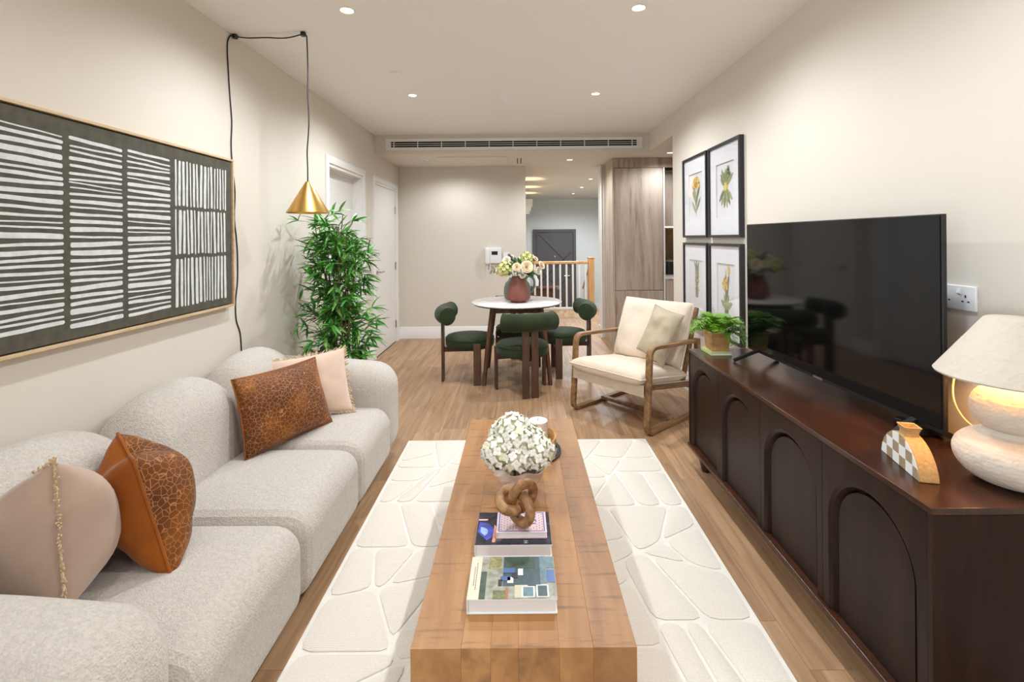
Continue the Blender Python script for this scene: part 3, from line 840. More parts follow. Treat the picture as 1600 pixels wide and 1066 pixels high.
# ------------------------------------------------------------------ sofa
sofa = thing('sofa', 'long cream boucle sofa with rounded scalloped back cushions', 'sofa', (-1.26, 2.08, 0))
ZB = 0.035
def seat_fn(p):
    # crown on top, fuller towards the middle
    if p.z > 0: p.z += 0.028 * (1 - min(1, abs(p.y) / 0.31) ** 2) * (1 - min(1, abs(p.x) / 0.40) ** 2)
    return p
for (a, b) in ((1.17, 1.80), (1.80, 2.43), (2.43, 3.01)):
    MB().rbox((-1.13, (a + b) / 2, (ZB + 0.372) / 2), (0.64, b - a + 0.004, 0.372 - ZB), (0.10, 0.055, 0.10), 22, seat_fn).build('seat', M['boucle'], sofa, world=True, ang=0)
def back_fn(w):
    def fn(p):
        t = min(1.0, abs(p.y) / (w / 2))
        if p.z > 0:
            p.z *= 1 - 0.36 * t ** 2.6
        # lean: the foot of the cushion stands further out than its top
        p.x += 0.10 * (0.25 - p.z) * (1 if p.x > 0 else 0.0)
        return p
    return fn
for (a, b) in ((1.13, 1.815), (1.815, 2.44), (2.44, 3.06)):
    w = b - a
    MB().rbox((-1.55, (a + b) / 2, 0.415), (0.29, w + 0.01, 0.76), (0.14, 0.12, 0.17), 24, back_fn(w)).build('back_cushion', M['boucle'], sofa, world=True, ang=0)
def arm_fn(p):
    t = (p.x + 0.45) / 0.9     # 0 at wall, 1 at front
    if p.z > 0: p.z *= 1 + 0.20 * (1 - t) - 0.10 * max(0, t - 0.6)
    return p
MB().rbox((-1.255, 3.125, 0.325), (0.89, 0.31, 0.58), (0.14, 0.13, 0.15), 22, arm_fn).build('armrest', M['boucle'], sofa, world=True, ang=0)
MB().rbox((-1.255, 1.03, 0.315), (0.89, 0.31, 0.56), (0.14, 0.13, 0.15), 22, arm_fn).build('armrest', M['boucle'], sofa, world=True, ang=0)
MB().box(-1.66, -0.90, 0.98, 3.18, 0.03, 0.12).build('base', M['boucle'], sofa, world=True)
for (x_, y_) in ((-1.6, 1.05), (-0.98, 1.05), (-1.6, 3.1), (-0.98, 3.1)):
    MB().lathe([(0.025, 0), (0.028, 0.04)], 12, (x_, y_, 0.0)).build('foot', M['black'], sofa, world=True)

cushion('rust cushion with a crackle stitch pattern on the far sofa seat', [(-1.29, 2.24, 0.395), (-1.06, 2.69, 0.40), (-1.20, 2.80, 0.735), (-1.40, 2.32, 0.745)], 0.17,
        [M['crackle'], M['rust_velvet']], 'piping', M['rust_velvet'], 0.004, seed=1)
cushion('blush pink fringed cushion leaning in the far corner of the sofa', [(-1.40, 2.62, 0.42), (-0.995, 2.85, 0.405), (-1.085, 2.955, 0.755), (-1.47, 2.76, 0.715)], 0.12,
        M['pink_velvet'], 'fringe', M['fringe'], seed=2)
cushion('rust cushion with a dented top standing edge on beside the taupe cushion', [(-1.075, 1.475, 0.375), (-1.33, 1.79, 0.39), (-1.38, 1.64, 0.765), (-1.21, 1.495, 0.74)], 0.26,
        [M['crackle'], M['rust_velvet']], 'piping', M['rust_velvet'], 0.005, seed=3, chop=0.16, power=0.55, wob=0.012, pinch=0.04)
cushion('taupe fringed cushion at the near end of the sofa', [(-1.225, 1.285, 0.42), (-1.45, 1.52, 0.40), (-1.50, 1.47, 0.70), (-1.255, 1.29, 0.83)], 0.31,
        M['taupe_velvet'], 'fringe', M['fringe'], seed=4, power=0.6, wob=0.009, pinch=0.05)

# ------------------------------------------------------------------ coffee table
TX0, TX1, TY0, TY1, TZ = -0.281, 0.283, 1.193, 2.70, 0.40
ct = thing('coffee_table', 'chunky solid wood coffee table with waterfall ends', 'coffee table', (0, 1.95, 0))
xs = [TX0, -0.155, -0.081, -0.012, 0.09, 0.175, TX1]
TH = 0.10
plk = {}
def tplank(w, l, h, n):
    k = (round(w, 3), round(l, 3), round(h, 3))
    if k not in plk:
        e = 0.0001
        plk[k] = MB().box(-w / 2 + e, w / 2 - e, -l / 2 + e, l / 2 - e, -h / 2, h / 2).mesh(n, M['tablewood'], ang=0)
    return plk[k]
for a, b in zip(xs[:-1], xs[1:]):
    for (name, y0, y1, z0, z1) in (('top_plank', TY0, TY1, TZ - TH, TZ), ('end_plank', TY0, TY0 + TH, 0.0, TZ - TH), ('end_plank', TY1 - TH, TY1, 0.0, TZ - TH)):
        base = 0.0135 if z0 == 0 else z0
        o = inst(tplank(b - a, y1 - y0, z1 - base, name), name, ct, Matrix.Translation(((a + b) / 2, (y0 + y1) / 2 - 1.95, (base + z1) / 2)))
        bv = o.modifiers.new('bevel', 'BEVEL'); bv.width = 0.0004; bv.segments = 1

# ------------------------------------------------------------------ sideboard
SX0, SX1, SY0, SY1, SZ0, SZ1 = 1.046, 1.492, 1.225, 2.995, 0.134, 0.72
sb = thing('sideboard', 'long dark espresso sideboard with four arched doors', 'sideboard', (1.27, 2.11, 0))
tp = MB().box(SX0, SX1, SY0, SY1, SZ1 - 0.018, SZ1)
tp.build('top', M['sidetop'], sb, world=True, bevel=0.0015)
for (a, b) in ((SY0, SY0 + 0.016), (SY1 - 0.016, SY1)):
    MB().box(SX0, SX1, a, b, SZ0, SZ1 - 0.0185).build('side_panel', M['sidewood'], sb, world=True, bevel=0.0015)
MB().box(SX0 - 0.012, SX1, SY0, SY1, SZ0 - 0.012, SZ0 + 0.008).build('plinth_lip', M['sidetop'], sb, world=True, bevel=0.004)
MB().box(SX0 + 0.045, SX1 - 0.01, SY0 + 0.0165, SY1 - 0.0165, SZ0 + 0.01, SZ1 - 0.019).build('carcass', M['sidewood'], sb, world=True)
def arch_door(y0, y1, z0, z1):
    """door in the plane x = SX0+, arched recess open at the foot"""
    xf = SX0 + 0.003; dep = 0.026; mg = 0.042; bev = 0.03
    yc = (y0 + y1) / 2
    ro = (y1 - y0) / 2 - mg + 0.012; ri = ro - bev
    zt = z1 - 0.055; hr = 0.185          # top and rise of the arch (an ellipse)
    zs = zt - hr
    mb = MB()
    angs = sorted(set([i * PI / 28 for i in range(29)] + [math.atan2(z1 - zs, (y1 - yc)), PI - math.atan2(z1 - zs, (y1 - yc))]))
    outer, A, B, C = [], [], [], []
    def push(o, a, b, c): outer.append(o); A.append(a); B.append(b); C.append(c)
    push((xf, y1, z0), (xf, yc + ro, z0), (xf + dep, yc + ri + 0.006, z0), (xf + dep, yc + ri, z0))
    for t in angs:
        cy, sy = math.cos(t), math.sin(t)
        k = min((y1 - yc) / abs(cy) if abs(cy) > 1e-6 else 1e9, (z1 - zs) / sy if sy > 1e-6 else 1e9)
        push((xf, yc + k * cy, zs + k * sy), (xf, yc + ro * cy, zs + hr * sy), (xf + dep, yc + (ri + 0.006) * cy, zs + (hr - bev + 0.006) * sy), (xf + dep, yc + ri * cy, zs + (hr - bev) * sy))
    push((xf, y0, z0), (xf, yc - ro, z0), (xf + dep, yc - ri - 0.006, z0), (xf + dep, yc - ri, z0))
    n = len(outer)
    mid = [((a[0] * 0.72 + b[0] * 0.28), a[1] * 0.45 + b[1] * 0.55, a[2] * 0.45 + b[2] * 0.55) for a, b in zip(A, B)]
    back = [(xf + 0.034, p[1], p[2]) for p in outer]
    vs = back + outer + A + mid + B
    fs = []
    for L in range(4):
        fs += [(L * n + i, L * n + i + 1, (L + 1) * n + i + 1, (L + 1) * n + i) for i in range(n - 1)]
    mb.add(vs, fs)
    d = mb.build('door', M['sidewood'], sb, world=True, ang=28)
    pm = MB()
    pc = [(xf + dep - 0.010, p[1], p[2]) for p in C]; pb = [(xf + dep + 0.004, p[1], p[2]) for p in C]
    pm.add(pc + pb, [tuple(range(n))] + [(i, i + 1, n + i + 1, n + i) for i in range(n - 1)])
    pm.build('arch_panel', M['sidewood'], d, world=True, ang=30)
dw = (SY1 - SY0 - 0.036) / 4
for i in range(4):
    a = SY0 + 0.018 + i * dw
    arch_door(a + 0.0012, a + dw - 0.0012, SZ0 + 0.0095, SZ1 - 0.0205)
for (x_, y_) in ((SX0 + 0.07, SY0 + 0.09), (SX1 - 0.07, SY0 + 0.09), (SX0 + 0.07, SY1 - 0.09), (SX1 - 0.07, SY1 - 0.09)):
    MB().lathe([(0.026, 0), (0.03, 0.02), (0.038, 0.06), (0.03, 0.10), (0.04, SZ0 - 0.012)], 20, (x_, y_, 0)).build('foot', M['sidetop'], sb, world=True)

# ------------------------------------------------------------------ television
tv = thing('television', 'large black flat screen television on the sideboard', 'television', (1.342, 2.15, SZ1), math.atan2(1.365 - 1.316, 1.22))
tvw = 1.222; tz0, tz1 = 0.055, 0.766
MB().box(-0.012, 0.004, -tvw / 2, tvw / 2, tz0, tz1).build('bezel', M['black'], tv, bevel=0.002)
MB().box(-0.0145, -0.0125, -tvw / 2 + 0.006, tvw / 2 - 0.006, tz0 + 0.016, tz1 - 0.006).build('screen', M['screen'], tv)
bk = MB(); bk.rbox((0.026, 0, 0.29), (0.048, 0.95, 0.42), 0.02, 8); bk.build('rear_housing', M['black'], tv)
MB().box(-0.0142, -0.0125, -0.03, 0.03, tz0 + 0.003, tz0 + 0.012).build('brand_badge', M['chrome'], tv)
for s in (-1, 1):
    y_ = s * 0.50
    fm = MB()
    for e in (-1, 1):
        fm.tube([(0.0, y_, 0.07), (e * 0.05 - 0.01, y_ + s * 0.01, 0.045), (e * 0.125 - 0.01, y_ + s * 0.03, 0.007)], 1, sect=[(0.007, 0.011), (-0.007, 0.011), (-0.007, -0.011), (0.007, -0.011)])
    fm.build('stand_foot', M['black'], tv)
sl = thing('remote_receiver', 'slim black bar box lying behind the foot of the television', 'media box', (1.42, 1.72, SZ1 + 0.0005))
MB().rbox((0, 0, 0.014), (0.08, 0.13, 0.028), 0.008, 8).build('body', M['black'], sl)
MB().tube([(0.0, -0.066, 0.014), (0.02, -0.13, 0.02), (0.05, -0.16, 0.006)], 0.003, 6).build('cable', M['cord'], sl)

# ------------------------------------------------------------------ table lamp
lx, ly = 1.375, 1.345
lp = thing('table_lamp', 'rough plaster table lamp with two stacked round lobes and cone shade', 'table lamp', (lx, ly, SZ1))
def rough(r, z, a, k): return r * (1 + 0.012 * mnoise.noise(Vector((math.cos(a) * 2.2, math.sin(a) * 2.2, z * 16))))
prof = []
for i in range(15):   # lower lobe
    t = -PI / 2 * 0.82 + (PI / 2 * 0.82 + PI / 2 * 0.62) * i / 14
    prof.append((0.128 * math.cos(t) ** 0.8, 0.0735 + 0.073 * math.sin(t) / math.sin(PI / 2 * 0.82)))
prof += [(0.064, 0.139)]
for i in range(15):   # upper lobe
    t = -PI / 2 * 0.60 + (PI / 2 * 0.60 + PI / 2 * 0.93) * i / 14
    prof.append((0.09 * math.cos(t) ** 0.75, 0.208 + 0.068 * math.sin(t)))
MB().lathe(prof, 48, fn=rough).build('base', M['plaster'], lp, ang=0)
sh = MB().lathe([(0.166, 0.297), (0.169, 0.302), (0.058, 0.462), (0.05, 0.466)], 48, fn=rough, cap0=False)
sh.lathe([(0.166, 0.297), (0.160, 0.300), (0.052, 0.456)], 48, fn=rough, cap0=False, cap1=False)
sh.build('shade', M['plaster'], lp)
MB().lathe([(0.012, 0.274), (0.012, 0.318)], 12).build('lamp_holder', M['brass'], lp)
bl = [(0.004, 0.318)] + [(0.026 * math.sin(PI * (i + 1) / 10) + 0.001, 0.318 + 0.062 * i / 8) for i in range(9)]
MB().lathe(bl, 16).build('bulb', emit('lamp_bulb', (1.0, 0.62, 0.22, 1), 12), lp)
d = bpy.data.lights.new('lamp_glow', 'POINT'); d.energy = 7.5; d.color = (1.0, 0.52, 0.16); d.shadow_soft_size = 0.03
o = bpy.data.objects.new('lamp_glow', d); COL.objects.link(o); o.parent = lp; o.location = (0, 0.0, 0.345 - 0.06 + 0.115)
MB().tube(smooth_path([(0.03, 0.10, 0.085), (0.05, 0.15, 0.085), (0.04, 0.195, 0.115), (0.03, 0.215, 0.17), (0.06, 0.24, 0.24), (0.15, 0.28, 0.36)]), 0.003, 6).build('cable', plain('cream_cable', rgb(226, 206, 160), 0.5), lp)

# ------------------------------------------------------------------ checkered vase
va, vb = Vector((1.171, 1.5625, 0)), Vector((1.121, 1.352, 0))
vd = (vb - va); L = vd.length; vd.normalize(); vn = Vector((vd.y, -vd.x, 0)) * (1 if vd.y * 1 > 0 else 1)
if vn.x < 0: vn = -vn
cv = thing('checkered_vase', 'half round clay vase with a white checkered face', 'vase', (va.x, va.y, SZ1 + 0.0005))
def vp(u, w, z): return Vector((0, 0, 0)) + vd * u + vn * w + Vector((0, 0, z))
H = 0.098; TW = 0.05
def prof_h(u):
    t = (u / L) * 2 - 1
    return H * max(0.0, 1 - abs(t) ** 2.1) ** 0.62
N = 40
pts = [(0.0, 0.0)] + [(L * i / N, prof_h(L * i / N)) for i in range(N + 1)] + [(L, 0.0)]
pts = pts[1:-1]
bm_ = MB().prism(pts, lambda u, z: vp(u, 0, z), lambda u, z: vp(u, TW, z))
bm_.build('body', M['sandstone'], cv, bevel=0.003)
nk = MB()
u0 = L * 0.52
def ring(hw, z, ex): return [vp(u0 - hw, TW / 2 - ex, z), vp(u0 + hw, TW / 2 - ex, z), vp(u0 + hw, TW / 2 + ex, z), vp(u0 - hw, TW / 2 + ex, z)]
R = [ring(0.019, 0.090, 0.019), ring(0.017, 0.108, 0.018), ring(0.024, 0.125, 0.024), ring(0.019, 0.125, 0.019), ring(0.014, 0.105, 0.014)]
nk.add([p for q in R for p in q], [(k * 4 + i, k * 4 + (i + 1) % 4, (k + 1) * 4 + (i + 1) % 4, (k + 1) * 4 + i) for k in range(4) for i in range(4)] + [(16, 17, 18, 19)])
nk.build('neck', M['sandstone'], cv, bevel=0.002)
cw, chh = L / 6.0, 0.033
for i in range(6):
    for j in range(3):
        # skewed chequer on the broad face, trimmed to the outline
        q = []
        for (a, b) in ((0, 0), (0.25, 0), (0.5, 0), (0.75, 0), (1, 0), (1, 1), (0.75, 1), (0.5, 1), (0.25, 1), (0, 1)):
            u = (i + a) * cw; z = (j + b) * chh
            z = min(z, max(0.0, prof_h(min(L, max(0, u))) - 0.002))
            q.append((min(max(u, 0.002), L - 0.002), max(z, 0.001)))
        zs_ = [z for _, z in q]
        if max(zs_) - j * chh < 0.004: continue
        if (i + j) % 2 == 0:
            MB().prism(q, lambda u, z: vp(u, -0.0008, z), lambda u, z: vp(u, 0.0002, z)).build('painted_square', M['checkwhite'], cv, ang=0)
        else:
            MB().prism(q, lambda u, z: vp(u, -0.0004, z), lambda u, z: vp(u, 0.0002, z)).build('painted_square', M['checkgrey'], cv, ang=0)

# ------------------------------------------------------------------ wall socket, switch
def socket(name, label, loc, rz, gang2, plug):
    t = thing(name, label, 'socket', loc, rz)        # face looks along local -x... built on local plane x=0 facing -x
    w = 0.146 if gang2 else 0.086
    MB().box(-0.011, -0.0005, -w / 2, w / 2, -0.043, 0.043).build('face_plate', M['whiteplastic'], t, bevel=0.003)
    for cy in ((-0.037, 0.037) if gang2 else (0.0,)):
        for (dy, dz, a, b) in ((0, 0.006, 0.0025, 0.005), (-0.011, -0.012, 0.004, 0.0025), (0.011, -0.012, 0.004, 0.0025)):
            MB().box(-0.0118, -0.0112, cy + dy - a, cy + dy + a, dz - b, dz + b).build('pin_hole', M['dark'], t)
        rk = MB().prism([(0, 0.0), (-0.006, 0.004), (-0.002, 0.02), (0, 0.02)], lambda d_, z: (-0.011 + d_, cy + 0.018, 0.012 + z), lambda d_, z: (-0.011 + d_, cy + 0.030, 0.012 + z))
        rk.build('rocker_switch', M['whiteplastic'], t)
    if plug:
        MB().rbox((-0.032, 0, -0.004), (0.042, 0.05, 0.05), 0.012, 8).build('plug', M['black'], t)
    return t
socket('wall_socket', 'white double wall socket beside the television', (XR, 1.695, 1.198), 0, True, False)
socket('plug_socket', 'wall socket with a black plug low down behind the bamboo plant', (XL, 4.12, 0.487), PI, False, True)
sw = thing('light_switch', 'steel light switch on the wall behind the bamboo plant', 'switch', (XL, 4.12, 1.217), PI)
MB().box(-0.009, -0.0005, -0.043, 0.043, -0.043, 0.043).build('face_plate', M['chrome'], sw, bevel=0.002)
for dy in (-0.015, 0.015): MB().box(-0.014, -0.009, dy - 0.008, dy + 0.008, -0.012, 0.012).build('rocker', M['whiteplastic'], sw, bevel=0.002)

# ------------------------------------------------------------------ painting
P0, P1, Q0, Q1 = 1.02, 2.828, 1.036, 1.895
pa = thing('abstract_painting', 'large olive abstract painting with rows of white brush strokes', 'painting', (XL, 1.93, Q0))
xf = XL + 0.001
fm = MB()
for (a, b, c, d) in ((P0, P1, Q0, Q0 + 0.012), (P0, P1, Q1 - 0.012, Q1), (P0, P0 + 0.012, Q0 + 0.012, Q1 - 0.012), (P1 - 0.012, P1, Q0 + 0.012, Q1 - 0.012)):
    fm.box(xf, xf + 0.045, a, b, c, d)
fm.build('frame', M['oakframe'], pa, world=True, bevel=0.001)
MB().box(xf, xf + 0.012, P0 + 0.012, P1 - 0.012, Q0 + 0.012, Q1 - 0.012).build('shadow_gap', M['dark'], pa, world=True)
MB().box(xf + 0.012, xf + 0.036, P0 + 0.018, P1 - 0.018, Q0 + 0.018, Q1 - 0.018).build('canvas', M['canvas'], pa, world=True)
xc = xf + 0.0362
def stroke(mb, y0, y1, z, h, tilt, rnd, vertical=False):
    top = []; bot = []
    ph, f = rnd.random() * 6, rnd.uniform(1.5, 4)
    for t, e in ((0, 0.5), (0.012, 0.85), (0.03, 1), (0.2, 1), (0.4, 1), (0.6, 1), (0.8, 1), (0.97, 1), (0.988, 0.85), (1, 0.5)):
        c = z + tilt * (t - 0.5) + 0.0008 * math.sin(f * t * 3 + ph)
        hh = h * e * (0.9 + 0.25 * mnoise.noise(Vector((t * 1.3, ph * 3, z * 20))))
        top.append((lerp(y0, y1, t), c + hh / 2)); bot.append((lerp(y0, y1, t), c - hh / 2))
    pl = top + bot[::-1]
    if vertical: pl = [(b, a) for a, b in pl]
    mb.prism(pl, lambda a, b: (xc - 0.0005, a, b), lambda a, b: (xc + 0.0012, a, b))
rs = random.Random(11)
for (a, b) in ((1.06, 1.27), (1.295, 1.515), (1.54, 1.775), (1.80, 2.04), (2.066, 2.32)):
    mb = MB(); z = 1.816
    while z > 1.11:
        h = rs.choice((0.006, 0.009, 0.012, 0.014, 0.016, 0.021))
        z -= h / 2
        stroke(mb, a + rs.uniform(-.002, .003), b + rs.uniform(-.003, .002), z, h, rs.uniform(-0.008, 0.008), rs)
        z -= h / 2 + rs.uniform(0.010, 0.0155)
    o = mb.build('brush_stroke_column', M['stroke'], pa, world=True, ang=0); o['kind'] = 'stuff'
for (a, b) in ((1.593, 1.822), (1.352, 1.577), (1.094, 1.334)):
    mb = MB(); y = 2.352
    while y < 2.765:
        h = rs.choice((0.010, 0.013, 0.017, 0.020))
        y += h / 2
        stroke(mb, a + rs.uniform(-.003, .004), b + rs.uniform(-.004, .003), y, h, rs.uniform(-0.006, 0.006), rs, True)
        y += h / 2 + rs.uniform(0.010, 0.015)
    o = mb.build('brush_stroke_block', M['stroke'], pa, world=True, ang=0); o['kind'] = 'stuff'

# ------------------------------------------------------------------ pendant lamp with its cord
def wallp(px, py):
    """a point of the sofa wall"""
    th = 0.0087; xq = px - th * (py - 372); yq = py + th * (px - 812)
    Y = 750 * 1.722 / (812 - xq)
    return (XL + 0.004, Y, 1.42 - (yq - 372) * Y / 750)
pe = thing('pendant_lamp', 'brass cone pendant lamp on a looped black cord', 'pendant lamp', (-1.264, 2.87, 1.58))
prof = [(0.120, 0.0), (0.1205, 0.002), (0.016, 0.182), (0.010, 0.188), (0.006, 0.19)]
cone = MB().lathe(prof, 56, cap0=False); cone.lathe([(0.120, 0.0), (0.117, 0.003), (0.014, 0.178)], 56, cap0=False)
cone.build('shade', M['brass'], pe, ang=30)
MB().lathe([(0.014, 0.178), (0.014, 0.13)], 14).build('lamp_holder', M['black'], pe)
MB().lathe([(0.005, 0.04), (0.024, 0.05), (0.03, 0.075), (0.024, 0.10), (0.013, 0.13)], 16).build('bulb', M['wax'], pe)
hook1, hook2 = (XL + 0.02, 2.895, ZC - 0.012), (-1.284, 2.87, ZC - 0.012)
cordpts = [wallp(*q) for q in ((378, 560), (377, 545), (375, 520), (369, 500), (368, 470), (371, 440), (371, 400), (369, 370), (366, 340), (367, 300), (363, 260), (361, 225), (362, 190), (359, 150), (356, 100), (355, 70))]
cordpts += [(XL + 0.006, 2.86, ZC - 0.03), (hook1[0] - 0.008, 2.885, hook1[2] + 0.003), hook1]
n = 10
for i in range(1, n):
    t = i / n
    cordpts.append((lerp(hook1[0], hook2[0], t), lerp(hook1[1], hook2[1], t), hook1[2] - 0.024 * math.sin(PI * t) * (1 + 0.4 * math.cos(2 * PI * t + 0.5))))
cordpts += [hook2, (hook2[0] + 0.014, 2.87, hook2[2] - 0.008), (hook2[0] + 0.022, 2.87, hook2[2] - 0.03)]
for (dx, z) in ((0.026, 2.45), (0.024, 2.3), (0.030, 2.15), (0.026, 2.05), (0.018, 1.95), (0.020, 1.85), (0.020, 1.77)):
    cordpts.append((hook2[0] + dx, 2.87, z))
# smooth it
MB().tube(smooth_path(cordpts), 0.0038, 6).build('cord', M['cord'], pe, world=True)
for hk in (hook1, hook2):
    h = MB().lathe([(0.014, -0.014), (0.016, -0.010), (0.016, 0.006), (0.012, 0.0115)], 16, hk); h.build('cord_hook', M['black'], pe, world=True)

# ------------------------------------------------------------------ botanical prints
def frond_shape(mb, c, ang, ln, w, y_sign, x):
    pts = []
    n = 7
    for i in range(n + 1):
        t = i / n; ww = w * math.sin(PI * min(1, t * 0.95 + 0.03)) ** 0.8
        pts.append((t * ln, ww))
    for i in range(n, -1, -1):
        t = i / n; ww = w * math.sin(PI * min(1, t * 0.95 + 0.03)) ** 0.8
        pts.append((t * ln, -ww))
    ca, sa = math.cos(ang), math.sin(ang)
    mb.prism(pts, lambda a, b: (x, c[0] + a * ca - b * sa, c[1] + a * sa + b * ca), lambda a, b: (x - 0.0006, c[0] + a * ca - b * sa, c[1] + a * sa + b * ca))
M['pl1'] = plain('print_green', rgb(96, 110, 74), 0.8, var=0.3, scale=60)
M['pl2'] = plain('print_pale_green', rgb(140, 150, 100), 0.8, var=0.3, scale=60)
M['pl3'] = plain('print_yellow', rgb(216, 188, 92), 0.8, var=0.25, scale=60)
M['pl4'] = plain('print_ochre', rgb(176, 124, 52), 0.8, var=0.25, scale=60)
def picture(label, y0, y1, z0, z1, kind):
    t = thing('framed_print', label, 'picture', (XR, (y0 + y1) / 2, z0), 0, 'black framed botanical prints')
    fw = 0.02; xb = XR - 0.001; dp = 0.034
    fr_ = MB()
    for (a, b, c, d_) in ((y0, y1, z0, z0 + fw), (y0, y1, z1 - fw, z1), (y0, y0 + fw, z0 + fw, z1 - fw), (y1 - fw, y1, z0 + fw, z1 - fw)):
        fr_.box(xb - dp, xb, a, b, c, d_)
    fr_.build('frame', M['frameblack'], t, world=True, bevel=0.001)
    wy0, wy1, wz0, wz1 = y0 + 0.125, y1 - 0.125, z0 + 0.15, z1 - 0.15
    mt = MB()
    for (a, b, c, d_) in ((y0 + fw, y1 - fw, z0 + fw, wz0), (y0 + fw, y1 - fw, wz1, z1 - fw), (y0 + fw, wy0, wz0, wz1), (wy1, y1 - fw, wz0, wz1)):
        mt.box(xb - 0.018, xb - 0.008, a, b, c, d_)
    mt.build('mount', M['mat'], t, world=True)
    MB().box(xb - 0.008, xb - 0.002, y0 + fw, y1 - fw, z0 + fw, z1 - fw).build('print_sheet', M['paper'], t, world=True)
    rk = random.Random(kind * 7 + 2); yc = (wy0 + wy1) / 2; xx = xb - 0.0082
    hgt = wz1 - wz0
    lm = MB(); lm2 = MB(); fl_ = MB(); fl2 = MB()
    zb = wz0 + 0.04
    if kind == 0:      # yellow flower head on a leafy stem
        lm.box(xx - 0.0006, xx, yc - 0.003, yc + 0.003, zb, zb + 0.24)
        for i in range(7): frond_shape(lm if i % 2 else lm2, (yc, zb + 0.02 + i * 0.022), PI / 2 + rk.uniform(0.25, 0.75) * (1 if i % 2 else -1), 0.15, 0.017, 1, xx - 0.0001 * i)
        for i in range(11): frond_shape(fl_ if i % 3 else fl2, (yc, zb + 0.25), PI / 2 + (i - 5) * 0.30, 0.095, 0.02, 1, xx - 0.0012 - 0.0001 * i)
        for i in range(5): frond_shape(fl2, (yc, zb + 0.245), PI / 2 + (i - 2) * 0.4, 0.055, 0.014, 1, xx - 0.0028 - 0.0001 * i)
    elif kind == 1:    # spreading leaves, pale flower
        for i in range(9): frond_shape(lm if i % 2 else lm2, (yc, zb + 0.19), PI / 2 + (i - 4) * 0.24, 0.115 + 0.02 * (i % 3), 0.019, 1, xx - 0.0001 * i)
        for i in range(6): frond_shape(lm if i % 2 else lm2, (yc, zb + 0.18), -PI / 2 + (i - 2.5) * 0.35, 0.15, 0.02, 1, xx - 0.001 - 0.0001 * i)
        for i in range(6): frond_shape(fl_, (yc, zb + 0.19), i * PI / 3, 0.04, 0.012, 1, xx - 0.0022 - 0.0001 * i)
        for i in range(3): frond_shape(lm2, (yc - 0.04 - 0.012 * i, zb + 0.25 + 0.025 * i), PI / 2 + 0.5 - 0.5 * i, 0.05, 0.016, 1, xx - 0.003)
    elif kind == 2:    # bundled spikes
        for i in range(9): frond_shape(lm2 if i % 2 else lm, (yc + (i - 4) * 0.006, zb + 0.05), PI / 2 + (i - 4) * 0.055, 0.26 + 0.02 * ((i * 5) % 3), 0.026, 1, xx - 0.0001 * i)
        for i in range(26): frond_shape(fl_ if i % 2 else fl2, (yc + rk.uniform(-.05, .05), zb + rk.uniform(0.08, 0.26)), rk.uniform(0, 6), 0.018, 0.006, 1, xx - 0.0016)
        for i in range(3): frond_shape(lm, (yc, zb + 0.28), PI / 2 + (i - 1) * 0.6, 0.10, 0.012, 1, xx - 0.002)
    else:              # yellow iris like bloom with blades
        for i in range(6): frond_shape(lm if i % 2 else lm2, (yc + (i - 2.5) * 0.012, zb), PI / 2 + (i - 2.5) * 0.10, 0.25 + 0.04 * (i % 3), 0.016, 1, xx - 0.0001 * i)
        for i in range(8): frond_shape(fl_ if i % 2 else fl2, (yc + 0.02, zb + 0.22), i * PI / 4, 0.055, 0.022, 1, xx - 0.0012 - 0.0001 * i)
        frond_shape(fl_, (yc - 0.045, zb + 0.28), PI / 2 - 0.1, 0.09, 0.018, 1, xx - 0.0024)
        for i in range(4): frond_shape(lm2, (yc, zb + 0.04), PI / 2 + (i - 1.5) * 0.7, 0.11, 0.02, 1, xx - 0.002 - 0.0001 * i)
    lm.build('printed_leaves', M['pl1'], t, world=True, ang=0); lm2.build('printed_pale_leaves', M['pl2'], t, world=True, ang=0)
    fl_.build('printed_flower', M['pl3'], t, world=True, ang=0)
    if fl2.v: fl2.build('printed_flower_shade', M['pl4'], t, world=True, ang=0)
    MB().box(xb - 0.026, xb - 0.0245, y0 + fw, y1 - fw, z0 + fw, z1 - fw).build('glass_pane', M['glass'], t, world=True)
picture('upper far black framed print of a yellow flower head on a leafy stem', 3.895, 4.46, 1.41, 2.12, 0)
picture('upper near black framed print of spreading green leaves', 3.30, 3.86, 1.41, 2.12, 1)
picture('lower far black framed print of bundled green spikes', 3.895, 4.46, 0.65, 1.365, 2)
picture('lower near black framed print of a yellow bloom above the fern', 3.30, 3.86, 0.65, 1.365, 3)

# ------------------------------------------------------------------ intercom
ic = thing('intercom', 'white wall intercom with a dark little screen on the end wall', 'intercom', (-0.38, YB, 1.17))
MB().rbox((-0.38, YB - 0.022, 1.175), (0.235, 0.042, 0.225), 0.012, 8).build('housing', M['whiteplastic'], ic, world=True)
MB().box(-0.40, -0.315, YB - 0.0455, YB - 0.043, 1.185, 1.235).build('screen', M['screen'], ic, world=True)
MB().rbox((-0.46, YB - 0.055, 1.165), (0.055, 0.03, 0.22), 0.012, 8).build('handset', M['whiteplastic'], ic, world=True)
MB().tube([(-0.46, YB - 0.05, 1.06), (-0.47, YB - 0.045, 0.98), (-0.45, YB - 0.04, 0.935), (-0.425, YB - 0.04, 0.97), (-0.42, YB - 0.035, 1.06)], 0.007, 8).build('cord', M['whiteplastic'], ic, world=True)
MB().box(-0.24, -0.15, YB - 0.01, YB - 0.0005, 1.13, 1.216).build('thermostat_plate', M['whiteplastic'], ic, world=True, bevel=0.002)

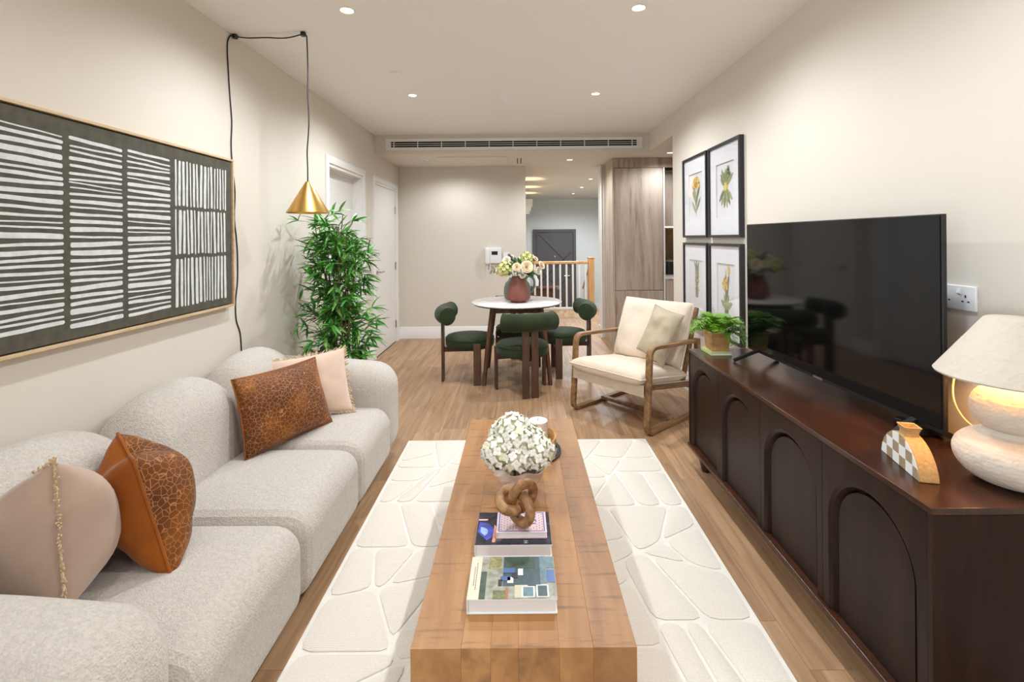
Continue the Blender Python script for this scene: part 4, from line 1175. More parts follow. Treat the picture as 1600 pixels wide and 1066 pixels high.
# ------------------------------------------------------------------ dining set
dtx, dty, dtz = -0.035, 4.95, 0.77
dt = thing('dining_table', 'small round marble topped dining table with walnut legs', 'dining table', (dtx, dty, 0))
MB().lathe([(0.440, dtz - 0.026), (0.452, dtz - 0.018)], 72, cap1=False).build('top_underlay', M['chairleg'], dt)
MB().lathe([(0.450, dtz - 0.018), (0.462, dtz - 0.010), (0.462, dtz - 0.003), (0.459, dtz)], 72).build('top', M['marble'], dt, ang=50)
ap = MB()
for i in range(4):
    a = i * PI / 2
    m = Matrix.Rotation(a, 4, 'Z') @ Matrix.Translation((0, -0.235, dtz - 0.058))
    ap.obox(m, 0.44, 0.022, 0.06)
ap.build('apron', M['walnut'], dt, bevel=0.002)
for (sx, sy) in ((-1, -1), (1, -1), (-1, 1), (1, 1)):
    MB().tube([(sx * 0.235, sy * 0.235, dtz - 0.028), (sx * 0.287, sy * 0.285, 0.36), (sx * 0.32, sy * 0.325, 0.001)], lambda f: lerp(0.026, 0.019, f), 12).build('leg', M['walnut'], dt)

def make_chair():
    c = thing('dining_chair', '', 'chair', (0, 0, 0), 0, 'green velvet dining chairs around the round table')
    st = [(0.0, 0.332), (0.20, 0.332), (0.232, 0.338), (0.243, 0.36), (0.245, 0.40), (0.240, 0.428), (0.228, 0.444), (0.17, 0.455), (0.08, 0.46), (0.001, 0.461)]
    MB().lathe(st[1:], 48).build('seat', M['green_velvet'], c, ang=60)
    MB().tube([(0.2425 * math.cos(2 * PI * i / 48), 0.2425 * math.sin(2 * PI * i / 48), 0.424) for i in range(48)], 0.0045, 6, closed=True).build('seat_piping', M['green_velvet'], c)
    R_, a0 = 0.43, 0.56; yc = 0.16
    arc = [(R_ * math.sin(t), yc - R_ * math.cos(t), 0.668) for t in [lerp(-a0, a0, i / 20) for i in range(21)]]
    roll = MB()
    roll.tube([arc[0]] + arc + [arc[-1]], lambda f: 0.082, 24)
    # slightly domed ends: scale first and last ring
    nv = 24
    for ringi in (0, 22):
        ctr = Vector(arc[0] if ringi == 0 else arc[-1])
        for i in range(nv):
            k = ringi * nv + i
            out = (Vector(arc[0]) - Vector(arc[1])).normalized() if ringi == 0 else (Vector(arc[-1]) - Vector(arc[-2])).normalized()
            roll.v[k] = ctr + (roll.v[k] - ctr) * 0.86 + out * 0.010
    bk_ = roll.build('backrest', M['green_velvet'], c, ang=50)
    for e in (0, -1):
        ctr = Vector(arc[e]); out = (Vector(arc[e]) - Vector(arc[1 if e == 0 else -2])).normalized()
        side = out.cross(Vector((0, 0, 1))).normalized()
        MB().tube([ctr + (side * math.cos(2 * PI * i / 28) + Vector((0, 0, 1)) * math.sin(2 * PI * i / 28)) * 0.0825 for i in range(28)], 0.0035, 6, closed=True).build('piping', M['green_velvet'], bk_)
    for s in (-1, 1):
        MB().box(s * 0.042 - 0.032, s * 0.042 + 0.032, -0.283, -0.259, 0, 0.625).build('leg', M['chairleg'], c, bevel=0.002)
        MB().box(s * 0.236 - 0.011, s * 0.236 + 0.011, 0.04, 0.108, 0, 0.40).build('leg', M['chairleg'], c, bevel=0.002)
    b = MB(); b.obox(Matrix.Translation((0, 0.075, 0.305)), 0.47, 0.05, 0.045)
    b.build('cross_rail', M['chairleg'], c, bevel=0.002)
    MB().obox(Matrix.Translation((0, -0.10, 0.305)), 0.05, 0.36, 0.045).build('cross_rail', M['chairleg'], c, bevel=0.002)
    return c
ch = make_chair()
def place(o, x, y, face):
    o.location = (x, y, 0.0005); o.rotation_euler = (0, 0, face - PI / 2)
GC = 'green velvet dining chairs around the round table'
ch['label'] = 'green velvet dining chair with its back to the camera'
fa = math.radians(105)
place(ch, 0.085 + 0.27 * math.cos(fa), 4.25 + 0.27 * math.sin(fa), fa)
c2 = copy_tree(ch, 'green velvet dining chair on the left of the round table'); place(c2, -0.512, 4.86, math.radians(4))
c3 = copy_tree(ch, 'green velvet dining chair behind the wooden armchair'); place(c3, 0.45, 5.06, math.radians(182))
c4 = copy_tree(ch, 'green velvet dining chair on the far side of the round table, mostly hidden'); place(c4, -0.03, 5.37, math.radians(272))

# ------------------------------------------------------------------ armchair
acx, acy = 0.66, 3.68
ac = thing('armchair', 'open oak framed armchair with cream linen cushions', 'armchair', (acx, acy, 0.0), math.radians(130.8))
SEC = [(0.013, 0.024), (-0.013, 0.024), (-0.013, -0.024), (0.013, -0.024)]
def arc_corner(p, a, b, r, n=6):
    """round corner at p between directions to a and b"""
    p, a, b = Vector(p), Vector(a), Vector(b)
    A = p + (a - p).normalized() * r; B = p + (b - p).normalized() * r
    return [A.lerp(p, t).lerp(p.lerp(B, t), t) for t in [i / n for i in range(n + 1)]]
for s in (-1, 1):
    x = s * 0.355
    F0, F1, R1, R0 = Vector((x, 0.0, 0.0145)), Vector((x, -0.045, 0.618)), Vector((x, -0.66, 0.585)), Vector((x, -0.72, 0.0145))
    path = []
    path += arc_corner(F0, R0, F1, 0.06) + arc_corner(F1, F0, R1, 0.07)
    MB().tube(path + [R1], 1, sect=SEC, up=(0, 1, 0)).build('front_leg_and_arm', M['armwood'], ac, bevel=0.004)
    MB().tube([F0 + Vector((0, -0.055, 0)), R0], 1, sect=SEC, up=(0, 0, 1)).build('runner', M['armwood'], ac, bevel=0.004)
    MB().tube([R0, Vector((x, -0.70, 0.60))], 1, sect=SEC, up=(0, 1, 0)).build('rear_leg', M['armwood'], ac, bevel=0.004)
    MB().tube([Vector((s * 0.318, 0.0, 0.335)), Vector((s * 0.318, -0.66, 0.235))], 1, sect=[(0.02, 0.014), (-0.02, 0.014), (-0.02, -0.014), (0.02, -0.014)]).build('seat_rail', M['armwood'], ac, bevel=0.003)
    MB().tube([Vector((s * 0.30, -0.56, 0.25)), Vector((s * 0.30, -0.80, 0.83))], 1, sect=[(0.018, 0.014), (-0.018, 0.014), (-0.018, -0.014), (0.018, -0.014)], up=(0, 1, 0)).build('back_post', M['armwood'], ac, bevel=0.003)
MB().tube([(-0.342, -0.36, 0.034), (0.342, -0.36, 0.034)], 1, sect=[(0.013, 0.022), (-0.013, 0.022), (-0.013, -0.022), (0.013, -0.022)]).build('stretcher', M['armwood'], ac, bevel=0.003)
MB().tube([(-0.342, -0.655, 0.22), (0.342, -0.655, 0.22)], 1, sect=[(0.016, 0.016), (-0.016, 0.016), (-0.016, -0.016), (0.016, -0.016)]).build('stretcher', M['armwood'], ac, bevel=0.003)
sl_ = MB()
sl_.add([(-0.34, 0.012, 0.36), (0.34, 0.012, 0.36), (0.34, 0.012, 0.275), (-0.34, 0.012, 0.275), (-0.34, -0.66, 0.262), (0.34, -0.66, 0.262), (0.34, -0.02, 0.275), (-0.34, -0.02, 0.275),
         (-0.34, -0.02, 0.352), (0.34, -0.02, 0.352), (0.34, -0.66, 0.25), (-0.34, -0.66, 0.25)],
        [(0, 1, 2, 3), (0, 1, 5, 4), (3, 2, 6, 7), (7, 6, 9, 8), (8, 9, 10, 11), (4, 5, 10, 11)])
sl_.build('fabric_sling', M['linen_dk'], ac, ang=30)
def slab_cushion(name, corners, th, mat, pw=0.32, seed=0):
    mb, rim = pillow_mesh(corners, th, n=24, pinch=0.015, power=pw, wob=0.006, seed=seed, flat=4.0)
    o = mb.build(name, mat, ac, ang=0); weld(o)
    MB().tube(rim, 0.005, 6, closed=True).build('seam', mat, o)
slab_cushion('seat_cushion', [(-0.345, 0.05, 0.405), (0.345, 0.05, 0.405), (0.325, -0.60, 0.315), (-0.325, -0.60, 0.315)], 0.15, M['linen'], 0.36, 1)
slab_cushion('back_cushion', [(-0.325, -0.50, 0.385), (0.325, -0.50, 0.385), (0.33, -0.70, 0.875), (-0.33, -0.70, 0.875)], 0.17, M['linen'], 0.40, 2)
cushion('crushed satin scatter cushion set cornerwise on the armchair', [(0.925, 3.83, 0.53), (1.085, 3.66, 0.425), (1.285, 3.76, 0.80), (1.11, 3.94, 0.865)], 0.13, M['olive_satin'], 'piping', M['olive_satin'], 0.004,
        seed=8, wob=0.012, power=0.55)
# ------------------------------------------------------------------ books
def book(label, x0, x1, y0, y1, z0, z1, cover, name='book', spine='left'):
    t = thing(name, label, 'book', ((x0 + x1) / 2, (y0 + y1) / 2, z0))
    c = 0.0035
    MB().box(x0, x1, y0, y1, z0, z0 + c).build('back_cover', cover, t, world=True, bevel=0.0008)
    MB().box(x0, x1, y0, y1, z1 - c, z1).build('front_cover', cover, t, world=True, bevel=0.0008)
    MB().box(x0, x0 + c, y0, y1, z0 + c, z1 - c).build('spine', cover, t, world=True)
    MB().box(x0 + c, x1 - 0.004, y0 + 0.004, y1 - 0.004, z0 + c, z1 - c).build('pages', M['pages'], t, world=True)
    return t
def flat(t, name, pts, z, mat, h=0.0004):
    MB().prism(pts, lambda a, b: (a, b, z), lambda a, b: (a, b, z + h)).build(name, mat, t, world=True, ang=0)
def R4(a, b, c, d): return [(a, c), (b, c), (b, d), (a, d)]
pc = lambda n, r, g, b, **k: plain('print_' + n, rgb(r, g, b), 0.35, **k)
Z1 = TZ + 0.0005
b1 = book('large white edged book with a street photograph on the cover', -0.153, 0.094, 1.30, 1.474, Z1, 0.441, M['pages'])
zc = 0.4411
flat(b1, 'title_strip', R4(-0.1525, -0.121, 1.3005, 1.4735), zc, pc('cream', 226, 214, 190))
flat(b1, 'cover_photo', R4(-0.121, 0.0935, 1.3005, 1.4735), zc, pc('stone', 158, 158, 142, var=0.35, scale=45))
def im(u0, u1, v0, v1, c, nm='photo_detail', dz=0.0005):
    flat(b1, nm, R4(lerp(-0.121, 0.0935, u0), lerp(-0.121, 0.0935, u1), lerp(1.3005, 1.4735, v0), lerp(1.3005, 1.4735, v1)), zc + dz, c, 0.0003)
dkgreen, slate, blue_, cream_, white_, brick_, pane_ = pc('darkgreen', 66, 84, 70, var=0.3, scale=60), pc('slate', 70, 88, 94, var=0.25, scale=50), pc('blue', 82, 112, 162), pc('sand', 206, 198, 172), pc('white', 226, 226, 222), pc('brick', 178, 110, 78), pc('pane', 104, 132, 140, var=0.2, scale=60)
im(0.0, 0.08, 0.0, 0.62, dkgreen); im(0.10, 0.27, 0.68, 1.0, pc('ivy', 150, 146, 100, var=0.4, scale=90)); im(0.30, 0.80, 0.28, 0.99, slate)
im(0.32, 0.74, 0.70, 0.95, dkgreen, dz=0.0009); im(0.80, 0.88, 0.34, 1.0, pane_, dz=0.0009); im(0.885, 0.995, 0.36, 0.66, blue_, dz=0.0009); im(0.885, 0.995, 0.70, 0.98, pane_, dz=0.0009)
im(0.46, 0.63, 0.02, 0.30, cream_, dz=0.0009); im(0.55, 0.72, 0.03, 0.27, white_, dz=0.0012); im(0.57, 0.70, 0.05, 0.25, pane_, dz=0.0015); im(0.74, 0.90, 0.03, 0.30, white_, dz=0.0012); im(0.76, 0.88, 0.05, 0.28, slate, dz=0.0015)
im(0.34, 0.37, 0.0, 0.24, brick_, dz=0.0012); im(0.18, 0.34, 0.0, 0.18, pc('moss', 120, 124, 84, var=0.4, scale=90), dz=0.0012)
for (a, b, c, d_, m_) in ((0.27, 0.40, 0.40, 0.50, blue_), (0.36, 0.44, 0.34, 0.48, white_), (0.30, 0.46, 0.58, 0.70, blue_), (0.42, 0.50, 0.46, 0.58, pc('coat', 54, 56, 60)), (0.50, 0.57, 0.52, 0.68, white_), (0.24, 0.29, 0.28, 0.42, pc('dark', 50, 52, 58))):
    im(a, b, c, d_, m_, 'photo_figure', 0.0016)
def text(parent, s, loc, size, mat, rz, name):
    cu = bpy.data.curves.new(name, 'FONT'); cu.body = s; cu.size = size; cu.extrude = 0.0001; cu.align_x = 'CENTER'; cu.align_y = 'CENTER'
    tmp = bpy.data.objects.new(name, cu); COL.objects.link(tmp)
    dg = bpy.context.evaluated_depsgraph_get()
    me = bpy.data.meshes.new_from_object(tmp.evaluated_get(dg))
    bpy.data.objects.remove(tmp); bpy.data.curves.remove(cu)
    me.materials.clear(); me.materials.append(mat)
    o = bpy.data.objects.new(name, me); COL.objects.link(o); o.parent = parent
    o.location = Vector(loc) - parent_world(parent); o.rotation_euler = (0, 0, rz)
    return o
# the title strip shows only illegible small type: thin printed lines
ink = pc('ink', 120, 108, 92)
for k, (xo, ya, yb_) in enumerate(((-0.1405, 1.352, 1.43), (-0.1345, 1.335, 1.445))):
    y = ya; q = random.Random(k)
    while y < yb_:
        l = q.uniform(0.003, 0.008); flat(b1, 'small_print', R4(xo, xo + 0.0022, y, y + l), zc + 0.0005, ink, 0.0002); y += l + 0.0022
b2 = book('dark glossy book with a blue glow on the cover under the pink book', -0.153, 0.095, 1.531, 1.713, Z1, 0.4405, M['pages'])
zc2 = 0.4406
def darkcover():
    m, nt, p = newmat('print_night'); p.inputs['Roughness'].default_value = 0.22
    v = coords(nt, (1, 1, 1))
    nt.links.new(ramp(nt, noise(nt, v, 26, 3), [(0.35, rgb(24, 24, 34)), (0.6, rgb(52, 48, 62)), (0.75, rgb(120, 104, 112))]), p.inputs['Base Color'])
    return m
flat(b2, 'cover_photo', R4(-0.1525, 0.0945, 1.5315, 1.7125), zc2, darkcover())
flat(b2, 'spine_print', R4(-0.1525, -0.149, 1.5315, 1.7125), zc2 + 0.0004, pc('night', 40, 40, 60), 0.0003)
def fan(c, r0, r1, a0, a1, n=14):
    return [(c[0] + r1 * math.cos(lerp(a0, a1, i / n)), c[1] + r1 * math.sin(lerp(a0, a1, i / n))) for i in range(n + 1)] + [(c[0] + r0 * math.cos(lerp(a1, a0, i / n)), c[1] + r0 * math.sin(lerp(a1, a0, i / n))) for i in range(n + 1)]
flat(b2, 'blue_globe', fan((-0.148, 1.60), 0.0, 0.055, -0.95, PI / 2 - 0.05), zc2 + 0.0004, pc('globe', 62, 76, 190, var=0.5, scale=40), 0.0003)
flat(b2, 'blue_highlight', fan((-0.140, 1.60), 0.0, 0.026, -0.9, PI / 2), zc2 + 0.0008, pc('glow', 160, 186, 244, var=0.25, scale=60), 0.0002)
flat(b2, 'pink_band', R4(-0.150, -0.118, 1.664, 1.672), zc2 + 0.0008, pc('blush', 224, 190, 186), 0.0002)
flat(b2, 'peach_streak', [(-0.098, 1.545), (-0.088, 1.545), (-0.083, 1.62), (-0.094, 1.64)], zc2 + 0.0006, pc('peach', 214, 150, 128, var=0.3, scale=60), 0.0002)
text(b2, 'H', (0.012, 1.545, zc2 + 0.0008), 0.020, M['pages'], PI / 2, 'cover_letter')
b3 = book('small pink book with a dotted blue bordered cover', -0.085, 0.081, 1.562, 1.678, 0.4415, 0.462, plain('pink_cloth', rgb(232, 204, 206), 0.6), 'book')
zc3 = 0.4622
navy, red_ = pc('navy', 58, 92, 170), pc('crimson', 96, 52, 92)
for (a, b, c, d_) in ((-0.078, 0.074, 1.567, 1.570), (-0.078, 0.074, 1.670, 1.673), (-0.078, -0.075, 1.570, 1.670), (0.071, 0.074, 1.570, 1.670)):
    flat(b3, 'border_line', R4(a, b, c, d_), zc3, navy, 0.0003)
dots = MB()
for i in range(15):
    for j in range(7):
        x_, y_ = -0.069 + i * 0.0097, 1.578 + j * 0.0140 + (0.007 if i % 2 else 0)
        if y_ > 1.667 or (0.018 < x_ < 0.046 and 1.59 < y_ < 1.65): continue
        dots.prism([(x_ - 0.0018, y_ - 0.002), (x_ + 0.0018, y_ - 0.002), (x_, y_ + 0.003)], lambda a, b: (a, b, zc3), lambda a, b: (a, b, zc3 + 0.0003))
o = dots.build('printed_dots', red_, b3, world=True, ang=0); o['kind'] = 'stuff'
flat(b3, 'cover_motif', fan((0.034, 1.62), 0.010, 0.015, 0.2, 2 * PI - 0.6, 20), zc3, navy, 0.0003)
flat(b3, 'cover_motif', fan((0.034, 1.62), 0.004, 0.008, 1.2, 2 * PI - 1.6, 16), zc3, navy, 0.0003)

# ------------------------------------------------------------------ wooden knot
kx, ky, kz = -0.012, 1.60, 0.4626
kn = []
S = 0.0215
tilt = Matrix.Rotation(math.radians(68), 4, 'X') @ Matrix.Rotation(math.radians(20), 4, 'Z')
for i in range(90):
    t = 2 * PI * i / 90
    p = Vector((math.sin(t) + 2 * math.sin(2 * t), math.cos(t) - 2 * math.cos(2 * t), -1.25 * math.sin(3 * t))) * S
    kn.append(tilt @ p)
zmin = min(p.z for p in kn) - 0.0165
kn = [p + Vector((kx, ky, kz - zmin)) for p in kn]
single(MB().tube(kn, 0.0165, 14, closed=True), 'wooden_knot', M['knot'], 'carved wooden knot ornament on the small pink book', 'ornament', (kx, ky, kz), ang=0)

# ------------------------------------------------------------------ hydrangea vase
hx, hy = -0.014, 1.93
hv = thing('flower_vase', 'crumpled frosted vase on the coffee table', 'vase', (hx, hy, TZ + 0.0005))
def crump(r, z, a, k):
    f = min(1, z / 0.03)
    return r * (1 + f * (0.12 * math.sin(a * 7 + 3.2 * mnoise.noise(Vector((z * 20, 1, 0)))) + 0.05 * math.sin(a * 3 + z * 40) + 0.04 * mnoise.noise(Vector((math.cos(a) * 3, math.sin(a) * 3, z * 25)))))
prof = [(0.042, 0), (0.052, 0.004), (0.060, 0.03), (0.076, 0.055), (0.09, 0.08), (0.102, 0.10), (0.11, 0.115), (0.114, 0.122), (0.107, 0.12), (0.095, 0.10), (0.076, 0.06), (0.06, 0.04)]
MB().lathe(prof, 84, fn=crump).build('body', M['crumple'], hv, ang=0)
hb = thing('hydrangea_bunch', 'round bunch of white hydrangea flowers in the crumpled vase', 'flowers', (hx, hy, TZ + 0.118))
fl = MB()
for k in range(4):     # four rounded petals
    a = k * PI / 2
    def pet(u, v, a=a):
        w = math.sin(PI * (0.12 + 0.80 * v)) ** 0.7 * 0.0088
        rr_ = 0.001 + v * 0.0165; x_ = (u - 0.5) * 2 * w
        z_ = 0.006 * v * v - 0.0035 * (2 * u - 1) ** 2 * v + 0.002 * math.sin(v * 5)
        return (rr_ * math.cos(a) - x_ * math.sin(a), rr_ * math.sin(a) + x_ * math.cos(a), z_ + (0.0008 if k % 2 else 0))
    fl.grid(pet, 3, 3)
floret = fl.mesh('floret', M['petal'], ang=0); floret.shade_smooth()
fl2_ = fl.mesh('floret', plain('cream_petal', rgb(236, 232, 200), 0.7), ang=0); fl2_.shade_smooth()
rh = random.Random(9)
balls = [(-0.072, -0.03, 0.055, 0.066), (0.065, -0.03, 0.048, 0.066), (-0.02, 0.01, 0.115, 0.075), (0.05, 0.04, 0.065, 0.062), (-0.06, 0.06, 0.08, 0.062), (0.0, -0.075, 0.05, 0.05), (0.105, 0.01, 0.04, 0.045), (-0.105, 0.02, 0.035, 0.042), (0.005, -0.04, 0.10, 0.06)]
for (bx_, by_, bz_, br_) in balls:
    cm = MB().rbox((bx_, by_, bz_), (br_ * 1.75,) * 3, br_ * 0.87, 8)
    cm.build('flower_head_core', plain('hydrangea_core', rgb(214, 212, 176), 0.9), hb)
cnt = 0
for q, (bx_, by_, bz_, br_) in enumerate(balls):
    n = int(300 * br_ * br_ / sum(b[3] ** 2 for b in balls) * 1.35)
    for i in range(n):
        zz = 1 - 2 * (i + 0.5) / n; ph = i * 2.39996
        if zz < -0.75: continue
        d = Vector((math.sqrt(1 - zz * zz) * math.cos(ph), math.sqrt(1 - zz * zz) * math.sin(ph), zz))
        p = Vector((bx_, by_, bz_)) + d * br_
        if any((p - Vector(b[:3])).length < b[3] * 0.82 for j, b in enumerate(balls) if j != q): continue
        if p.y > 0.11 or cnt >= 300: continue
        m = Matrix.Translation(p) @ (d + Vector((rh.uniform(-.25, .25), rh.uniform(-.25, .25), rh.uniform(-.25, .25)))).to_track_quat('Z', 'Y').to_matrix().to_4x4() @ Matrix.Rotation(rh.random() * 6, 4, 'Z') @ Matrix.Scale(rh.uniform(0.85, 1.15), 4)
        inst(floret if rh.random() < 0.8 else fl2_, 'floret', hb, m); cnt += 1
for i in range(5):
    a = i * 1.257
    MB().tube([(0.012 * math.cos(a), 0.012 * math.sin(a), -0.105), (0.02 * math.cos(a), 0.02 * math.sin(a), 0.0), (0.05 * math.cos(a), 0.05 * math.sin(a), 0.06)], 0.004, 6).build('stem', M['bleaf'], hb)

# ------------------------------------------------------------------ beaded mat, wooden bowl, candle
mx, my = 0.012, 2.30
mt = thing('beaded_mat', 'round grey beaded placemat under the wooden bowl', 'placemat', (mx, my, TZ + 0.0005))
MB().lathe([(0.17, 0), (0.172, 0.002), (0.168, 0.004)], 56).build('base', M['bead'], mt)
for k, r_ in enumerate((0.173, 0.164)):
    bd = MB(); nb = 90
    for i in range(nb):
        a = 2 * PI * (i + 0.5 * k) / nb
        bd.rbox((r_ * math.cos(a), r_ * math.sin(a), 0.006), (0.0105,) * 3, 0.0052, 3)
    o = bd.build('bead_ring', M['bead'], mt); o['kind'] = 'stuff'
bo = thing('wooden_bowl', 'shallow light wooden bowl holding the glass candle', 'bowl', (mx, my, TZ + 0.0115))
MB().lathe([(0.125, 0), (0.14, 0.006), (0.153, 0.03), (0.156, 0.064), (0.152, 0.068), (0.146, 0.064), (0.142, 0.03), (0.13, 0.012), (0.002, 0.010)], 64, cap1=False).build('body', M['bowl'], bo, ang=50)
cd = thing('glass_candle', 'white candle in a clear glass tumbler inside the wooden bowl', 'candle', (0.082, 2.345, TZ + 0.0225))
MB().lathe([(0.048, 0.004), (0.048, 0.105), (0.046, 0.107), (0.005, 0.104)], 36).build('wax', M['wax'], cd)
MB().lathe([(0.050, 0), (0.0535, 0.004), (0.0535, 0.140), (0.0515, 0.141), (0.0505, 0.138), (0.0505, 0.005)], 40).build('glass', M['glass'], cd, ang=50)
MB().tube([(0, 0, 0.104), (0.001, 0, 0.118)], 0.0012, 6).build('wick', M['black'], cd)

# ------------------------------------------------------------------ fern in a wooden pot on a book
gb = book('yellow green book lying under the fern pot', 1.115, 1.240, 2.81, 2.968, SZ1 + 0.0005, SZ1 + 0.019, plain('lime_cloth', rgb(206, 214, 140), 0.6))
px_, py_, pz_ = 1.183, 2.892, SZ1 + 0.0195
fp = thing('fern_pot', 'square tapered wooden pot holding the fern', 'plant pot', (px_, py_, pz_))
def sq(h, z): return [(-h, -h, z), (h, -h, z), (h, h, z), (-h, h, z)]
pm = MB(); RR = [sq(0.050, 0), sq(0.060, 0.112), sq(0.054, 0.112), sq(0.052, 0.095)]
pm.add([p for q in RR for p in q], [(k * 4 + i, k * 4 + (i + 1) % 4, (k + 1) * 4 + (i + 1) % 4, (k + 1) * 4 + i) for k in range(3) for i in range(4)] + [(0, 3, 2, 1)])
pm.build('pot_wall', M['potwood'], fp, bevel=0.004)
MB().add(sq(0.052, 0.098), [(0, 1, 2, 3)]).build('soil', M['soil'], fp)
fe = thing('fern', 'bright green feathery fern trailing over its wooden pot', 'fern', (px_, py_, pz_ + 0.099))
rf = random.Random(4)
def fern_frond(az, ln, rise, droop, name='frond'):
    mb = MB(); n = 15; P = []
    for i in range(n + 1):
        t = i / n
        r_ = ln * (t - 0.18 * t * t * droop)
        z_ = rise * math.sin(min(1.0, t * 1.1) * PI * 0.55) - droop * ln * 0.75 * max(0, t - 0.35) ** 2
        P.append(Vector((math.cos(az) * r_, math.sin(az) * r_, max(z_, -0.098))))
    mb.tube(P, lambda f: 0.0014 * (1 - 0.7 * f), 4)
    for i in range(2, n + 1):
        tdir = (P[i] - P[i - 1]).normalized(); sd = tdir.cross(Vector((0, 0, 1))).normalized(); up_ = sd.cross(tdir)
        w = ln * 0.26 * math.sin(PI * min(1, 0.15 + 0.85 * i / n)) ** 0.8 + 0.006
        for s in (-1, 1):
            d = (sd * s + tdir * 0.55 + Vector((0, 0, rf.uniform(-.25, .1)))).normalized()
            for k in range(5):   # leaflets along the side branch
                q0 = P[i] + d * w * (k + 0.3) / 5; q1 = q0 + (d * 0.8 + tdir * 0.9).normalized() * w * 0.30 * (1.15 - 0.15 * k); q2 = q0 + (d * 0.9 - tdir * 0.5).normalized() * w * 0.22
                mb.add([Vector((v_.x, v_.y, max(v_.z, -0.114))) for v_ in (q0, q1, q0 + d * w * 0.26, q2)], [(0, 1, 2), (0, 2, 3)])
    return mb.build(name, M['fern'], fe, ang=0)
for i in range(42):
    az = i * 2.39996 + 0.4
    ln = rf.uniform(0.12, 0.20); rs_ = rf.uniform(0.05, 0.13); dr = rf.uniform(0.3, 1.0)
    if math.sin(az) > 0.5: ln *= 0.8
    fern_frond(az, ln, rs_, dr)
for (az, ln, rs_, dr) in ((-0.2, 0.26, 0.04, 1.5), (-0.6, 0.24, 0.03, 1.7), (0.1, 0.25, 0.05, 1.3), (-1.2, 0.2, 0.03, 1.7), (3.3, 0.2, 0.05, 0.8), (3.6, 0.18, 0.07, 0.6), (-0.4, 0.28, 0.02, 1.9)):
    fern_frond(az, ln, rs_, dr)

# ------------------------------------------------------------------ bamboo plant
bx0, by0 = -1.37, 3.64
pot = thing('bamboo_pot', 'round grey pot of the bamboo plant behind the sofa', 'plant pot', (bx0, by0, 0.0005))
MB().lathe([(0.12, 0), (0.13, 0.005), (0.155, 0.26), (0.158, 0.28), (0.148, 0.28), (0.142, 0.24)], 36, cap1=False).build('pot_wall', M['potgrey'], pot)
MB().lathe([(0.143, 0.245), (0.002, 0.25)], 24).build('soil', M['soil'], pot)
ba = thing('bamboo_plant', 'tall artificial bamboo plant with dense narrow green leaves', 'plant', (bx0, by0, 0.247))
rb = random.Random(12)
def leaf_mesh(bend, w, ln, mat):
    mb = MB()
    def f(u, v):
        ww = w * math.sin(PI * min(1, 0.06 + 0.94 * v)) ** 0.75 * (1 - 0.25 * v)
        return ((u - 0.5) * 2 * ww, v * ln * (1 - 0.12 * abs(bend) * v), -bend * ln * v * v * 0.55 + 0.35 * ww * abs(2 * u - 1))
    mb.grid(f, 2, 5)
    me = mb.mesh('leaf', mat, ang=0); me.shade_smooth(); return me, mb
LV = [leaf_mesh(b, w, 1.0, m) for b, w, m in ((0.15, 0.085, M['leaf']), (0.45, 0.095, M['leaf']), (0.8, 0.08, M['leaf']), (0.3, 0.09, M['leaf2']), (0.6, 0.08, M['leaf2']))]
canes = []
for i in range(9):
    a = i * 0.698; r_ = rb.uniform(0.03, 0.08); tx, ty = rb.uniform(-0.17, 0.18), rb.uniform(-0.13, 0.13); top = rb.uniform(1.02, 1.38)
    P = [Vector((r_ * math.cos(a), r_ * math.sin(a), 0.0))]
    for k in range(1, 8):
        t = k / 7; P.append(Vector((lerp(r_ * math.cos(a), tx, t) + rb.uniform(-.008, .008), lerp(r_ * math.sin(a), ty, t) + rb.uniform(-.008, .008), top * t)))
    MB().tube(P, lambda f: 0.0085 - 0.005 * f, 7).build('cane', M['cane'], ba)
    canes.append(P)
allm = []
def spray(p, d, n, ln):
    for i in range(n):
        ax = Vector((rb.uniform(-1, 1), rb.uniform(-1, 1), rb.uniform(-0.75, 0.75)))
        dd = (d * 0.9 + ax * 0.95).normalized()
        q = dd.to_track_quat('Y', 'Z').to_matrix().to_4x4()
        l = ln * rb.uniform(0.65, 1.2)
        allm.append((Matrix.Translation(p) @ q @ Matrix.Rotation(rb.uniform(-0.7, 0.7), 4, 'Y') @ Matrix.Scale(l, 4), rb.randrange(len(LV))))
tw = MB()
for i in range(330):
    P = rb.choice(canes)
    t = 0.12 + 0.88 * rb.random() ** 0.75
    k = min(6, int(t * 7)); base = P[k].lerp(P[k + 1], t * 7 - k)
    az = rb.random() * 2 * PI; out = Vector((math.cos(az), math.sin(az), rb.uniform(-0.05, 0.7))).normalized()
    tip = base + out * rb.uniform(0.04, 0.15)
    if abs(tip.x) > 0.27: tip.x *= 0.8
    tip.x = max(tip.x, -0.30)
    tw.tube([base, base.lerp(tip, 0.5) + Vector((0, 0, 0.01)), tip], 0.0018, 4)
    spray(tip, out, rb.randint(5, 8), 0.125)
for (dx, dy, z_) in ((-0.30, -0.08, 0.60), (-0.20, -0.05, 0.62), (-0.26, -0.02, 0.66), (-0.24, 0.0, 0.50), (-0.30, -0.04, 0.55), (-0.16, -0.1, 0.42), (-0.22, -0.05, 0.36), (-0.29, -0.03, 0.72), (0.25, -0.05, 0.44), (0.28, -0.02, 0.56), (0.22, -0.1, 0.33), (0.26, -0.05, 0.66), (-0.12, -0.12, 0.30), (0.12, -0.14, 0.30), (0.2, -0.12, 0.25)):
    tip = Vector((dx, dy, z_)); base = Vector((dx * 0.25, dy * 0.3, z_ - 0.12))
    tw.tube([base, base.lerp(tip, 0.5) + Vector((0, 0, 0.03)), tip], 0.0022, 4)
    spray(base.lerp(tip, 0.7), Vector((dx, dy, 0.05)).normalized(), 4, 0.125); spray(tip, Vector((dx, dy, -0.05)).normalized(), 7, 0.13)
